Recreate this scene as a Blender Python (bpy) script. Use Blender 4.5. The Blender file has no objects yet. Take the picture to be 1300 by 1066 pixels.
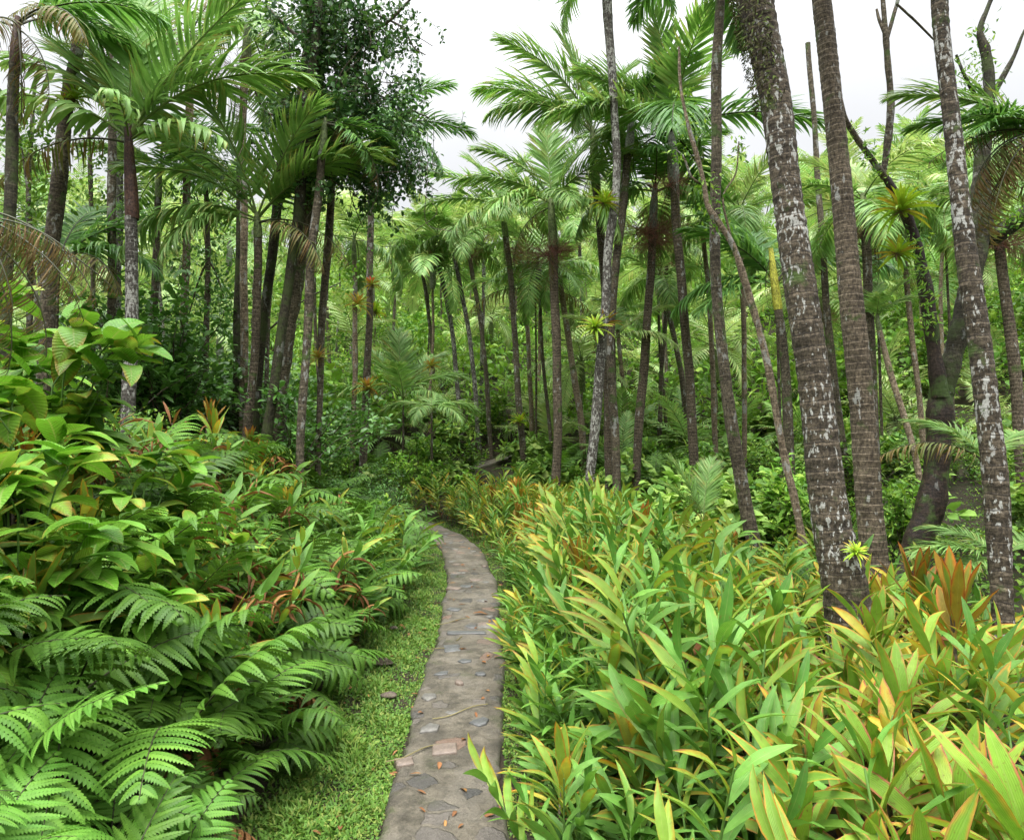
import bpy, math, random
import numpy as np
from mathutils import Matrix, Vector, Euler

rng = np.random.default_rng(7)
random.seed(7)
PI = math.pi
scene = bpy.context.scene
COL = scene.collection

# ------------------------------------------------------------------ camera
H, F, THETA = 1.65, 867.0, math.radians(3.8)
CAM = np.array([0.0, 0.0, H])


def ray(px, py):
    dx, dy = (px - 650) / F, (488 - py) / F
    return np.array([dx, math.cos(THETA) - dy * math.sin(THETA), math.sin(THETA) + dy * math.cos(THETA)])


def at(px, py, Y):
    r = ray(px, py)
    return CAM + r * (Y / r[1])


cam_d = bpy.data.cameras.new('camera')
cam = bpy.data.objects.new('camera', cam_d)
COL.objects.link(cam)
cam.location = CAM
cam.rotation_euler = (PI / 2 + THETA, 0, 0)
cam_d.sensor_width = 36
cam_d.lens = 36 * F / 1300
cam_d.shift_y = -45 / 1300
cam_d.clip_start = 0.02
cam_d.clip_end = 2000
scene.camera = cam

# ------------------------------------------------------------------ terrain
PATH_Y = [-6, 0, 2.0, 3.3, 4.4, 5.6, 7.3, 9.0, 10.4, 11.4, 12.4, 13.6, 15, 16.5, 17.6, 18.5, 19.5]
PATH_X = [-0.25, -0.22, -0.24, -0.30, -0.32, -0.335, -0.42, -0.62, -1.0, -1.52, -2.4, -2.7, -2.5, -1.4, -0.4, 0.8, 2.0]


def path_x(y):
    return np.interp(y, PATH_Y, PATH_X)


def softplus(v, k=1.0):
    v = np.asarray(v, float)
    return np.where(v / k > 30, v, k * np.log1p(np.exp(np.clip(v / k, -40, 30))))


def sstep(a, b, v):
    t = np.clip((np.asarray(v, float) - a) / (b - a), 0, 1)
    return t * t * (3 - 2 * t)


def gz(x, y):
    x = np.asarray(x, float); y = np.asarray(y, float)
    h = softplus(y - 16, 2.0) * (0.37 + 0.0022 * np.clip(x, -40, 40))
    h = 26 * np.tanh(h / 26)
    d = path_x(y) - x
    bank = 1.25 * sstep(0.75, 3.2, d) * (1 - sstep(7, 15, y)) + 0.35 * sstep(0.8, 4, d) * sstep(7, 15, y)
    right = 0.16 * softplus(x - 3.2, 0.5) * (1 - sstep(20, 60, y))
    right = np.minimum(right, 4)
    lump = 0.05 * np.sin(x * 1.7 + 0.6 * y) * np.cos(y * 1.3) + 0.25 * np.sin(x * .31) * np.sin(y * .27) * sstep(14, 25, y)
    return h + bank + right + lump * sstep(0.4, 1.2, np.abs(d))


# ------------------------------------------------------------------ mesh builder
class MB:
    def __init__(self):
        self.v, self.f4, self.f3, self.ld, self.m4, self.m3, self.n = [], [], [], [], [], [], 0

    def add(self, v, f, ld, mat=0):
        v = np.asarray(v, float).reshape(-1, 3)
        f = np.asarray(f, int)
        ld = np.asarray(ld, float).reshape(-1, 4)
        self.v.append(v); self.ld.append(ld)
        if f.shape[1] == 4:
            self.f4.append(f + self.n); self.m4.append(np.full(len(f), mat))
        else:
            self.f3.append(f + self.n); self.m3.append(np.full(len(f), mat))
        self.n += len(v)

    def arrays(self):
        v = np.concatenate(self.v); ld = np.concatenate(self.ld)
        f4 = np.concatenate(self.f4) if self.f4 else np.zeros((0, 4), int)
        f3 = np.concatenate(self.f3) if self.f3 else np.zeros((0, 3), int)
        m = np.concatenate(self.m4 + self.m3) if (self.m4 or self.m3) else np.zeros(0, int)
        return v, ld, f4, f3, m

    def mesh(self, name, mats, smooth=True, offset=None):
        v, ld, f4, f3, m = self.arrays()
        if offset is not None:
            v = v - np.asarray(offset)
        me = bpy.data.meshes.new(name)
        me.vertices.add(len(v))
        me.vertices.foreach_set('co', v.astype(np.float32).ravel())
        loops = np.concatenate([f4.ravel(), f3.ravel()]).astype(np.int32)
        tot = np.concatenate([np.full(len(f4), 4), np.full(len(f3), 3)]).astype(np.int32)
        start = np.concatenate([[0], np.cumsum(tot)[:-1]]).astype(np.int32)
        me.loops.add(len(loops)); me.loops.foreach_set('vertex_index', loops)
        me.polygons.add(len(tot))
        me.polygons.foreach_set('loop_start', start)
        me.polygons.foreach_set('loop_total', tot)
        me.polygons.foreach_set('material_index', m.astype(np.int32))
        me.polygons.foreach_set('use_smooth', np.full(len(tot), smooth))
        at_ = me.attributes.new('ld', 'FLOAT_COLOR', 'POINT')
        at_.data.foreach_set('color', ld.astype(np.float32).ravel())
        me.update(calc_edges=True)
        for x in mats:
            me.materials.append(x)
        return me


def nrm(a):
    return a / np.maximum(np.linalg.norm(a, axis=-1, keepdims=True), 1e-9)


P_LANCE = lambda t: np.sin(PI * np.clip(t, 0, 1) ** 0.8) ** 0.85
P_OVATE = lambda t: np.sin(PI * np.clip(t, 0, 1) ** 0.72) ** 0.65
P_STRAP = lambda t: np.minimum(1, .55 + t * 3) * (1 - t ** 3.5) ** 0.8
P_LEAFLET = lambda t: np.minimum(1, .3 + t * 6) * (1 - t ** 1.8) ** 0.85
P_CORDY = lambda t: np.minimum(.2 + np.clip(t - .1, 0, 1) * 4, np.sin(PI * np.clip(t, 0, 1) ** 1.05) ** 0.7 + .0)
P_PINNULE = lambda t: (1 - t ** 2.6) ** 0.7


def leaf_batch(mb, P, D, N, L, W, bend, rows=4, prof=P_LANCE, fold=0.25, ripple=0.0, mat=0, r=None, twist=None, r2=None):
    P = np.atleast_2d(np.asarray(P, float)); M = len(P)
    if M == 0:
        return
    ones = np.ones(M)
    D = nrm(np.asarray(D, float) * np.ones((M, 1))); N = np.asarray(N, float) * np.ones((M, 1))
    L = ones * L; W = ones * W; b = ones * bend
    b = np.where(np.abs(b) < 1e-3, 1e-3, b)
    fold = ones * fold
    S = nrm(np.cross(D, N)); N = np.cross(S, D)
    if r is None:
        r = rng.random(M)
    if r2 is None:
        r2 = rng.random(M)
    t = np.linspace(0, 1, rows + 1)
    T = t[None, :]
    a = b[:, None] * T
    pos = P[:, None] + L[:, None, None] * (D[:, None] * (np.sin(a) / b[:, None])[..., None] - N[:, None] * ((1 - np.cos(a)) / b[:, None])[..., None])
    n = N[:, None] * np.cos(a)[..., None] + D[:, None] * np.sin(a)[..., None]
    Sx = np.broadcast_to(S[:, None], n.shape)
    if twist is not None:
        tw = (ones * twist)[:, None] * T
        Sx, n = Sx * np.cos(tw)[..., None] + n * np.sin(tw)[..., None], n * np.cos(tw)[..., None] - Sx * np.sin(tw)[..., None]
    w = (W[:, None] * prof(T))[..., None] / 2
    cf, sf = np.cos(fold)[:, None, None], np.sin(fold)[:, None, None]
    ph = rng.random((M, 1)) * 6.28
    rp = (ripple * W[:, None] * np.sin(T * 11 + ph) * np.sin(PI * T))[..., None]
    rp2 = (ripple * W[:, None] * np.sin(T * 9 + ph * 2) * np.sin(PI * T))[..., None]
    lft = pos + w * (-Sx * cf + n * sf) + n * rp
    rgt = pos + w * (Sx * cf + n * sf) + n * rp2
    V = np.stack([lft, pos, rgt], 2)                        # M, R, 3cols, 3
    R = rows + 1
    ld = np.zeros((M, R, 3, 4))
    ld[..., 0] = np.array([0, .5, 1])
    ld[..., 1] = t[None, :, None]
    ld[..., 2] = r[:, None, None]
    ld[..., 3] = r2[:, None, None]
    i = np.arange(rows)[:, None] * 3 + np.arange(2)[None]
    q = np.stack([i, i + 1, i + 4, i + 3], -1).reshape(-1, 4)
    f = (q[None] + (np.arange(M) * R * 3)[:, None, None]).reshape(-1, 4)
    mb.add(V.reshape(-1, 3), f, ld.reshape(-1, 4), mat)


def catmull(pts, n):
    p = np.asarray(pts, float)
    if len(p) == 2:
        t = np.linspace(0, 1, n)[:, None]
        return p[0] * (1 - t) + p[1] * t
    seg = np.linalg.norm(np.diff(p[:, :3], axis=0), axis=1) ** .5
    k = np.concatenate([[0], np.cumsum(seg)])
    pe = np.vstack([2 * p[0] - p[1], p, 2 * p[-1] - p[-2]])
    tt = np.linspace(0, k[-1], n)
    out = []
    for t in tt:
        i = min(np.searchsorted(k, t, side='right') - 1, len(p) - 2)
        u = (t - k[i]) / (k[i + 1] - k[i])
        a, b, c, d = pe[i], pe[i + 1], pe[i + 2], pe[i + 3]
        out.append(.5 * ((2 * b) + (-a + c) * u + (2 * a - 5 * b + 4 * c - d) * u * u + (-a + 3 * b - 3 * c + d) * u ** 3))
    return np.array(out)


def tube(mb, pts, rad, sides=8, mat=0, r=.5, cap=True, wob=0.0):
    p = np.asarray(pts, float); n = len(p)
    rad = np.ones(n) * rad
    tg = nrm(np.gradient(p, axis=0))
    m = np.abs(tg).mean(0)
    ref = np.array([1., 0, 0]) if m[0] < .75 else np.array([0, 0, 1.])
    A = nrm(np.cross(tg, ref)); B = np.cross(A, tg)
    th = np.arange(sides + 1) / sides * 2 * PI
    rr = rad[:, None] * np.ones(sides + 1)
    if wob:
        w = wob * rng.standard_normal((n, sides)); w = np.concatenate([w, w[:, :1]], 1)
        rr = rr * (1 + w)
    V = p[:, None] + rr[..., None] * (A[:, None] * np.cos(th)[None, :, None] + B[:, None] * np.sin(th)[None, :, None])
    s = np.concatenate([[0], np.cumsum(np.linalg.norm(np.diff(p, axis=0), axis=1))])
    ld = np.zeros((n, sides + 1, 4))
    ld[..., 0] = th[None] / (2 * PI); ld[..., 1] = s[:, None]; ld[..., 2] = r; ld[..., 3] = np.linspace(0, 1, n)[:, None]
    i = np.arange(n - 1)[:, None] * (sides + 1) + np.arange(sides)[None]
    q = np.stack([i, i + 1, i + sides + 2, i + sides + 1], -1).reshape(-1, 4)
    mb.add(V.reshape(-1, 3), q, ld.reshape(-1, 4), mat)
    if cap:
        base = (n - 1) * (sides + 1)
        vv = V[-1, :sides]
        c = p[-1] + tg[-1] * rad[-1] * .25
        l2 = np.zeros((sides + 1, 4)); l2[:, 1] = s[-1]; l2[:, 2] = r; l2[:, 3] = 1
        k = np.arange(sides)
        mb.add(np.vstack([vv, c[None]]), np.stack([k, (k + 1) % sides, np.full(sides, sides)], -1), l2, mat)


# ------------------------------------------------------------------ materials
class NT:
    def __init__(self, nt):
        self.nt = nt

    def n(self, typ, **kw):
        nd = self.nt.nodes.new(typ)
        for k, v in kw.items():
            if k in ('op',):
                nd.operation = v
            elif hasattr(nd, k) and k not in ('inputs',):
                setattr(nd, k, v)
        return nd

    def set(self, sock, v):
        if hasattr(v, 'links') or hasattr(v, 'is_linked'):
            self.nt.links.new(v, sock)
        else:
            sock.default_value = v

    def m(self, op, a, b=0.0, c=None, clamp=False):
        nd = self.nt.nodes.new('ShaderNodeMath'); nd.operation = op; nd.use_clamp = clamp
        self.set(nd.inputs[0], a); self.set(nd.inputs[1], b)
        if c is not None:
            self.set(nd.inputs[2], c)
        return nd.outputs[0]

    def mix(self, f, a, b, mode='MIX'):
        nd = self.nt.nodes.new('ShaderNodeMix'); nd.data_type = 'RGBA'; nd.blend_type = mode
        self.set(nd.inputs[0], f)
        for s, v in ((nd.inputs[6], a), (nd.inputs[7], b)):
            if isinstance(v, tuple) and len(v) == 3:
                v = (*v, 1)
            self.set(s, v)
        return nd.outputs[2]

    def ss(self, v, lo, hi, out0=0.0, out1=1.0):
        nd = self.nt.nodes.new('ShaderNodeMapRange'); nd.interpolation_type = 'SMOOTHSTEP'
        self.set(nd.inputs[0], v); self.set(nd.inputs[1], lo); self.set(nd.inputs[2], hi)
        nd.inputs[3].default_value = out0; nd.inputs[4].default_value = out1
        return nd.outputs[0]

    def noise(self, vec, scale, detail=3, rough=.55, w=None):
        nd = self.nt.nodes.new('ShaderNodeTexNoise')
        if w is not None:
            nd.noise_dimensions = '4D'; self.set(nd.inputs['W'], w)
        if vec is not None:
            self.nt.links.new(vec, nd.inputs['Vector'])
        nd.inputs['Scale'].default_value = scale; nd.inputs['Detail'].default_value = detail; nd.inputs['Roughness'].default_value = rough
        return nd.outputs[0]


def base_mat(name):
    m = bpy.data.materials.new(name); m.use_nodes = True
    nt = m.node_tree; nt.nodes.clear()
    return m, NT(nt)


def leaf_mat(name, c1, c2, c3=None, mar=None, mar_amt=0.0, mar2=None, rough=.42, transl=.24, veins=0.0, rib=.25, spots=0.0, val=.45, spec=.22, dead=0.0, deadcol=(.16, .07, .025), pv=0.0, rim=None):
    """leaf: c1..c2 by leaf, margin colours creeping in from edge and tip, midrib, side veins"""
    m, k = base_mat(name); nt = k.nt
    at_ = nt.nodes.new('ShaderNodeAttribute'); at_.attribute_name = 'ld'
    sp = nt.nodes.new('ShaderNodeSeparateColor'); nt.links.new(at_.outputs['Color'], sp.inputs[0])
    u, v, r = sp.outputs[0], sp.outputs[1], sp.outputs[2]
    r2 = at_.outputs['Alpha']
    tc = nt.nodes.new('ShaderNodeTexCoord'); ob = tc.outputs['Object']
    oi = nt.nodes.new('ShaderNodeObjectInfo'); orr = oi.outputs['Random']
    au = k.m('MULTIPLY', k.m('ABSOLUTE', k.m('SUBTRACT', u, .5)), 2)          # 0 mid .. 1 edge
    col = k.mix(r, c1, c2)
    if c3 is not None:
        col = k.mix(k.ss(r2, .62, .95), col, c3)
    nz = k.noise(ob, 9, 3, w=k.m('MULTIPLY', orr, 20))
    if mar is not None and mar_amt > 0:
        e = k.m('ADD', k.m('MULTIPLY', au, .62), k.m('MULTIPLY', k.m('POWER', v, 3.0), .55))
        e = k.m('ADD', e, k.m('MULTIPLY', k.m('SUBTRACT', nz, .5), 1.5))
        e = k.m('ADD', e, k.m('MULTIPLY', k.m('SUBTRACT', r2, 1.0), 1.1 - mar_amt))
        col = k.mix(k.ss(e, .25, .75), col, mar)
        if mar2 is not None:
            col = k.mix(k.ss(e, .72, .98), col, mar2)
    if rim is not None:
        ed = k.m('ADD', au, k.m('MULTIPLY', k.m('SUBTRACT', k.noise(ob, 17, 3), .5), .7))
        col = k.mix(k.m('MULTIPLY', k.ss(ed, .74, .97), k.ss(r, .25, .45)), col, rim)
    if spots > 0:
        s = k.noise(ob, 45, 2)
        col = k.mix(k.m('MULTIPLY', k.ss(s, .62, .74), spots), col, deadcol)
    if dead > 0:
        col = k.mix(k.ss(k.m('ADD', r2, k.m('MULTIPLY', k.m('SUBTRACT', nz, .5), .5)), 1 - dead, 1.08 - dead), col, deadcol)
    if rib > 0:
        col = k.mix(k.m('MULTIPLY', k.ss(au, .03, .10, 1, 0), rib), col, (.32, .36, .12))
    val_n = k.m('MULTIPLY_ADD', k.noise(ob, 3.0, 2), .9, .55)
    val_o = k.m('MULTIPLY_ADD', orr, val, 1 - val / 2)
    vv = k.m('MULTIPLY', val_n, val_o)
    side = None
    if veins > 0:
        side = k.m('SINE', k.m('MULTIPLY', k.m('SUBTRACT', v, k.m('MULTIPLY', au, .12)), 95))
        vv = k.m('MULTIPLY', vv, k.m('MULTIPLY_ADD', side, .10 * veins, 1))
    if pv > 0:
        side = k.m('SINE', k.m('ADD', k.m('MULTIPLY', au, 34), k.m('MULTIPLY', v, 16)))
        vv = k.m('MULTIPLY', vv, k.m('MULTIPLY_ADD', side, .09 * pv, 1))
        veins = pv
    # streaks and blemishes along the blade
    st = k.noise(ob, 26, 3)
    vv = k.m('MULTIPLY', vv, k.m('MULTIPLY_ADD', st, .5, .75))
    mul = nt.nodes.new('ShaderNodeVectorMath'); mul.operation = 'SCALE'
    nt.links.new(col, mul.inputs[0]); nt.links.new(vv, mul.inputs['Scale'])
    col = mul.outputs[0]
    # underside paler
    geo = nt.nodes.new('ShaderNodeNewGeometry')
    bs = nt.nodes.new('ShaderNodeBsdfPrincipled')
    nt.links.new(col, bs.inputs['Base Color'])
    bs.inputs['Roughness'].default_value = rough
    k.set(bs.inputs['Roughness'], k.m('MULTIPLY_ADD', nz, .25, rough - .1))
    bs.inputs['Specular IOR Level'].default_value = spec
    if veins > 0:
        bmp = nt.nodes.new('ShaderNodeBump'); bmp.inputs['Strength'].default_value = .35 * veins; bmp.inputs['Distance'].default_value = .004
        nt.links.new(side, bmp.inputs['Height']); nt.links.new(bmp.outputs[0], bs.inputs['Normal'])
    out = nt.nodes.new('ShaderNodeOutputMaterial')
    if transl > 0:
        tr = nt.nodes.new('ShaderNodeBsdfTranslucent')
        nt.links.new(k.mix(1.0, col, (1.3, 1.28, .85), 'MULTIPLY'), tr.inputs['Color'])
        ms = nt.nodes.new('ShaderNodeMixShader'); ms.inputs[0].default_value = transl
        nt.links.new(bs.outputs[0], ms.inputs[1]); nt.links.new(tr.outputs[0], ms.inputs[2])
        nt.links.new(ms.outputs[0], out.inputs[0])
    else:
        nt.links.new(bs.outputs[0], out.inputs[0])
    return m


def bark_mat(name, dark, light, ring=.1, ring_amt=.5, lichen=.5, lich_lo=.56, lich_col=(.42, .43, .40), lscale=11, moss=.0, moss_col=(.05, .085, .018), rough=.85, bump=.6):
    m, k = base_mat(name); nt = k.nt
    at_ = nt.nodes.new('ShaderNodeAttribute'); at_.attribute_name = 'ld'
    sp = nt.nodes.new('ShaderNodeSeparateColor'); nt.links.new(at_.outputs['Color'], sp.inputs[0])
    v, r = sp.outputs[1], sp.outputs[2]
    tc = nt.nodes.new('ShaderNodeTexCoord'); ob = tc.outputs['Object']
    mp = nt.nodes.new('ShaderNodeMapping'); nt.links.new(ob, mp.inputs[0]); mp.inputs['Scale'].default_value = (1, 1, .45)
    flat = nt.nodes.new('ShaderNodeMapping'); nt.links.new(ob, flat.inputs[0]); flat.inputs['Scale'].default_value = (1, 1, 2.6)
    n1 = k.noise(flat.outputs[0], 16, 5, .65)
    n2 = k.noise(ob, 3.2, 3)
    fine = k.noise(mp.outputs[0], 60, 4, .7)
    col = k.mix(k.ss(n1, .3, .72), dark, light)
    col = k.mix(k.m('MULTIPLY', k.ss(n2, .35, .7), .55), col, tuple(.45 * c for c in dark))
    ph = k.m('FRACT', k.m('ADD', k.m('DIVIDE', v, ring), k.m('ADD', k.m('MULTIPLY', n2, .8), k.m('MULTIPLY', n1, .25))))
    line = k.ss(ph, .0, .16, 1, 0)
    lip = k.m('MULTIPLY', k.ss(ph, .80, .98), .8)
    col = k.mix(k.m('MULTIPLY', line, ring_amt), col, tuple(.25 * c for c in dark))
    col = k.mix(k.m('MULTIPLY', lip, ring_amt * .8), col, tuple(min(1, 1.5 * c) for c in light))
    col = k.mix(1.0, col, k.mix(k.ss(fine, .3, .7), (.35, .35, .34), (1.55, 1.55, 1.52)), 'MULTIPLY')
    if moss > 0:
        mo = k.noise(ob, 4.3, 4, .62)
        col = k.mix(k.m('MULTIPLY', k.ss(mo, .62 - moss * .35, .72 - moss * .25), .9), col, k.mix(fine, tuple(.5 * c for c in moss_col), tuple(1.6 * c for c in moss_col)))
    if lichen > 0:
        vo = k.noise(mp.outputs[0], lscale, 3.5, .6)
        big = k.noise(ob, 1.9, 2)
        l = k.ss(k.m('ADD', vo, k.m('MULTIPLY', k.m('SUBTRACT', big, .5), .5)), lich_lo - .01, lich_lo + .045)
        l = k.m('MULTIPLY', l, k.m('SUBTRACT', 1, k.m('MULTIPLY', line, .8)))
        l = k.m('MULTIPLY', l, k.ss(fine, .25, .5))
        col = k.mix(k.m('MULTIPLY', l, lichen), col, k.mix(n1, tuple(.6 * c for c in lich_col), lich_col))
    bs = nt.nodes.new('ShaderNodeBsdfPrincipled')
    nt.links.new(col, bs.inputs['Base Color']); bs.inputs['Roughness'].default_value = rough
    bs.inputs['Specular IOR Level'].default_value = .25
    h = k.m('ADD', k.m('MULTIPLY', n1, .6), k.m('ADD', k.m('MULTIPLY', fine, .35), k.m('MULTIPLY', k.m('SUBTRACT', lip, line), .5 * ring_amt)))
    bmp = nt.nodes.new('ShaderNodeBump'); bmp.inputs['Strength'].default_value = bump; bmp.inputs['Distance'].default_value = .02
    nt.links.new(h, bmp.inputs['Height']); nt.links.new(bmp.outputs[0], bs.inputs['Normal'])
    out = nt.nodes.new('ShaderNodeOutputMaterial'); nt.links.new(bs.outputs[0], out.inputs[0])
    return m


def surf_mat(name, stops, scale, rough=.85, detail=6, bump=.5, bdist=.02, spec=.3, fine=60, vor=0, rough_var=0.0):
    m, k = base_mat(name); nt = k.nt
    tc = nt.nodes.new('ShaderNodeTexCoord'); ob = tc.outputs['Object']
    a = k.noise(ob, scale, detail, .62); b = k.noise(ob, fine, 4, .7)
    cr = nt.nodes.new('ShaderNodeValToRGB')
    e = cr.color_ramp.elements
    e[0].position, e[0].color = stops[0][0], (*stops[0][1], 1)
    e[1].position, e[1].color = stops[-1][0], (*stops[-1][1], 1)
    for p, c in stops[1:-1]:
        x = e.new(p); x.color = (*c, 1)
    nt.links.new(a, cr.inputs[0])
    col = k.mix(1.0, cr.outputs[0], k.mix(b, (.45, .45, .45), (1.5, 1.5, 1.5)), 'MULTIPLY')
    bs = nt.nodes.new('ShaderNodeBsdfPrincipled')
    nt.links.new(col, bs.inputs['Base Color'])
    k.set(bs.inputs['Roughness'], k.m('MULTIPLY_ADD', a, rough_var, rough - rough_var / 2))
    bs.inputs['Specular IOR Level'].default_value = spec
    bmp = nt.nodes.new('ShaderNodeBump'); bmp.inputs['Strength'].default_value = bump; bmp.inputs['Distance'].default_value = bdist
    nt.links.new(k.m('ADD', a, k.m('MULTIPLY', b, .5)), bmp.inputs['Height']); nt.links.new(bmp.outputs[0], bs.inputs['Normal'])
    out = nt.nodes.new('ShaderNodeOutputMaterial'); nt.links.new(bs.outputs[0], out.inputs[0])
    return m


M = {}
M['ginger'] = leaf_mat('ginger_leaf', (0.078, 0.2, 0.03), (0.135, 0.29, 0.046), c3=(0.23, 0.36, 0.05), mar=(.30, .24, .03), mar_amt=0.16, mar2=(.22, .09, .03), pv=.8, rib=.22, rough=.34, spec=0.25, spots=0.35)
M['ginger_y'] = leaf_mat('yellowing_ginger_leaf', (0.11, 0.24, 0.032), (0.21, 0.33, 0.045), c3=(0.4, 0.37, 0.05), mar=(0.46, 0.29, 0.03), mar_amt=0.52, mar2=(0.34, 0.095, 0.022), pv=.8, rib=.18, spots=.25, rough=.38, rim=(0.42, 0.2, 0.03))
M['cordy'] = leaf_mat('ti_leaf', (0.15, 0.32, 0.035), (0.26, 0.4, 0.05), c3=(0.42, 0.4, 0.06), mar=(0.48, 0.31, 0.045), mar_amt=0.52, mar2=(0.38, 0.1, 0.05), pv=.8, rib=.22, spots=0.6, rough=.38, val=0.3, rim=(0.4, 0.14, 0.07))
M['ti_red'] = leaf_mat('red_ti_leaf', (0.18, 0.16, 0.02), (0.33, 0.17, 0.022), c3=(0.14, 0.22, 0.03), mar=(0.42, 0.15, 0.02), mar_amt=0.62, mar2=(.20, .05, .02), pv=.8, rib=.1, spots=.4, rim=(0.25, 0.07, 0.02))
M['dry'] = leaf_mat('dry_leaf', (0.17, 0.068, 0.025), (0.27, 0.125, 0.05), c3=(0.36, 0.19, 0.06), mar=(.12, .045, .02), mar_amt=.4, rough=.6, transl=.15, rib=.1, spec=.25)
M['fern'] = leaf_mat('fern_leaf', (.058,.145,.018), (.115,.235,.030), rough=.42, transl=0.26, rib=.10, val=0.8)
M['fern_b'] = leaf_mat('bright_fern_leaf', (0.095, 0.25, 0.03), (0.145, 0.31, 0.042), rough=.45, transl=.24, rib=.1, val=.3)
M['broad'] = leaf_mat('broad_leaf', (0.1, 0.26, 0.024), (0.17, 0.36, 0.038), c3=(0.28, 0.44, 0.06), mar=(.3, .25, .04), mar_amt=.05, veins=.9, rib=.5, rough=.36, transl=.24, spots=0.3)
M['shrub'] = leaf_mat('shrub_leaf', (0.055, 0.16, 0.02), (0.2, 0.38, 0.048), c3=(0.3, 0.45, 0.065), rough=.38, transl=.242, rib=.15, val=0.7)
M['shrub_pale_haze'] = leaf_mat('pale_hazed_shrub_leaf', (0.085, 0.2, 0.035), (0.27, 0.44, 0.085), c3=(0.37, 0.5, 0.12), rough=.4, transl=.24, rib=.15, val=.5)  # pale shrub green, with haze of the far slope mixed into the colour
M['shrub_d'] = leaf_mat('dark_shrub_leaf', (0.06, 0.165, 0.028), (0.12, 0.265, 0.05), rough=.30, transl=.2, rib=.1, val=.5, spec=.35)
M['vine'] = leaf_mat('vine_leaf', (0.035, 0.105, 0.03), (0.08, 0.19, 0.05), c3=(0.15, 0.27, 0.075), rough=.3, transl=.22, rib=.08, val=.4, spec=.35)
M['palm'] = leaf_mat('palm_leaflet', (0.145, 0.28, 0.066), (0.22, 0.39, 0.11), c3=(0.31, 0.46, 0.15), rough=.36, transl=.24, rib=.18, val=.4, mar=(.25, .2, .04), mar_amt=.06)
M['palm_d'] = leaf_mat('dark_palm_leaflet', (0.08, 0.195, 0.045), (0.13, 0.285, 0.068), c3=(0.19, 0.35, 0.085), rough=.34, transl=.26, rib=.12, val=.4)
M['palm_pale_haze'] = leaf_mat('pale_hazed_palm_leaflet', (0.26, 0.4, 0.13), (0.36, 0.49, 0.18), c3=(0.44, 0.52, 0.22), rough=.42, transl=.24, rib=.1, val=.4, mar=(.35, .3, .1), mar_amt=.1)  # pale leaflets; distance haze over the hill crowns is painted into this tone
M['palm_dead'] = leaf_mat('dead_palm_leaflet', (.11, .065, .028), (.19, .13, .06), c3=(.10, .13, .035), rough=.7, transl=.15, rib=0, spec=.15)
M['palm_half'] = leaf_mat('fading_palm_leaflet', (.10, .15, .035), (.24, .2, .07), c3=(.2, .12, .05), rough=.5, transl=.25, rib=.1, mar=(.2, .12, .04), mar_amt=.5)
M['brom'] = leaf_mat('bromeliad_leaf', (0.22, 0.4, 0.025), (0.38, 0.52, 0.04), c3=(0.44, 0.4, 0.045), rough=.36, transl=.24, rib=.1, mar=(.35, .2, .04), mar_amt=.12)
M['brom_o'] = leaf_mat('old_bromeliad_leaf', (.20, .24, .035), (.34, .28, .05), c3=(.36, .19, .04), rough=.4, transl=.24, rib=.1, mar=(.30, .12, .03), mar_amt=.5)
M['grass'] = leaf_mat('grass_blade', (0.065, 0.15, 0.022), (0.125, 0.235, 0.036), c3=(0.21, 0.26, 0.055), rough=.5, transl=.24, rib=0)
M['fruit'] = leaf_mat('purple_fruit', (0.19, 0.075, 0.065), (0.28, 0.12, 0.1), rough=.6, transl=0, rib=0)
M['red'] = leaf_mat('red_bract', (.5, .05, .03), (.6, .12, .05), rough=.45, transl=.2, rib=0)
M['rachis'] = leaf_mat('green_rachis', (.10, .16, .04), (.14, .19, .05), rough=.45, transl=0, rib=0)
M['rachis_d'] = leaf_mat('dark_rachis', (.035, .035, .018), (.05, .055, .022), rough=.5, transl=0, rib=0)
M['stem'] = leaf_mat('green_stem', (.07, .15, .03), (.10, .18, .04), rough=.45, transl=0, rib=0)
M['twig'] = bark_mat('twig_bark', (.07, .052, .035), (.17, .14, .10), ring=.2, ring_amt=.1, lichen=.3)
M['b_spot'] = bark_mat('dark_spotted_bark', (.034, .027, .018), (.125, .100, .070), ring=.085, ring_amt=.65, lichen=.95, lich_lo=.57, lich_col=(.46, .46, .42), lscale=36, moss=.1, bump=.9)
M['b_ring'] = bark_mat('ringed_brown_bark', (.058, .045, .030), (.165, .132, .093), ring=.055, ring_amt=.85, lichen=.7, lich_lo=.64, lscale=15, moss=.12)
M['b_grey'] = bark_mat('grey_brown_bark', (.050, .040, .026), (.155, .128, .090), ring=.07, ring_amt=.5, lichen=.6, lich_lo=.60, lscale=16, moss=.2)
M['b_white'] = bark_mat('white_speckled_bark', (.05, .042, .035), (.13, .12, .105), ring=.045, ring_amt=.8, lichen=.85, lich_lo=.53, lich_col=(.42, .42, .37), lscale=34)
M['b_moss'] = bark_mat('mossy_bark', (.022, .02, .012), (.07, .062, .038), ring=.09, ring_amt=.35, lichen=.35, lich_lo=.62, moss=.5, moss_col=(.04, .055, .016))
M['b_dark'] = bark_mat('dark_wet_bark', (.018, .012, .009), (.06, .04, .026), ring=.3, ring_amt=.1, lichen=.35, lich_lo=.68, moss=.35, rough=.6)
M['b_tan'] = bark_mat('pale_tan_bark', (.14, .10, .065), (.30, .24, .17), ring=.075, ring_amt=.6, lichen=.7, lich_lo=.58, moss=.1)
M['shaft_b'] = bark_mat('brown_crownshaft', (.045, .022, .016), (.10, .05, .032), ring=.6, ring_amt=.35, lichen=.15, lich_lo=.65, rough=.5, bump=.2)
M['shaft_g'] = bark_mat('green_crownshaft', (.10, .14, .05), (.20, .24, .10), ring=.6, ring_amt=.3, lichen=.2, lich_lo=.65, rough=.5, bump=.2)
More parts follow.
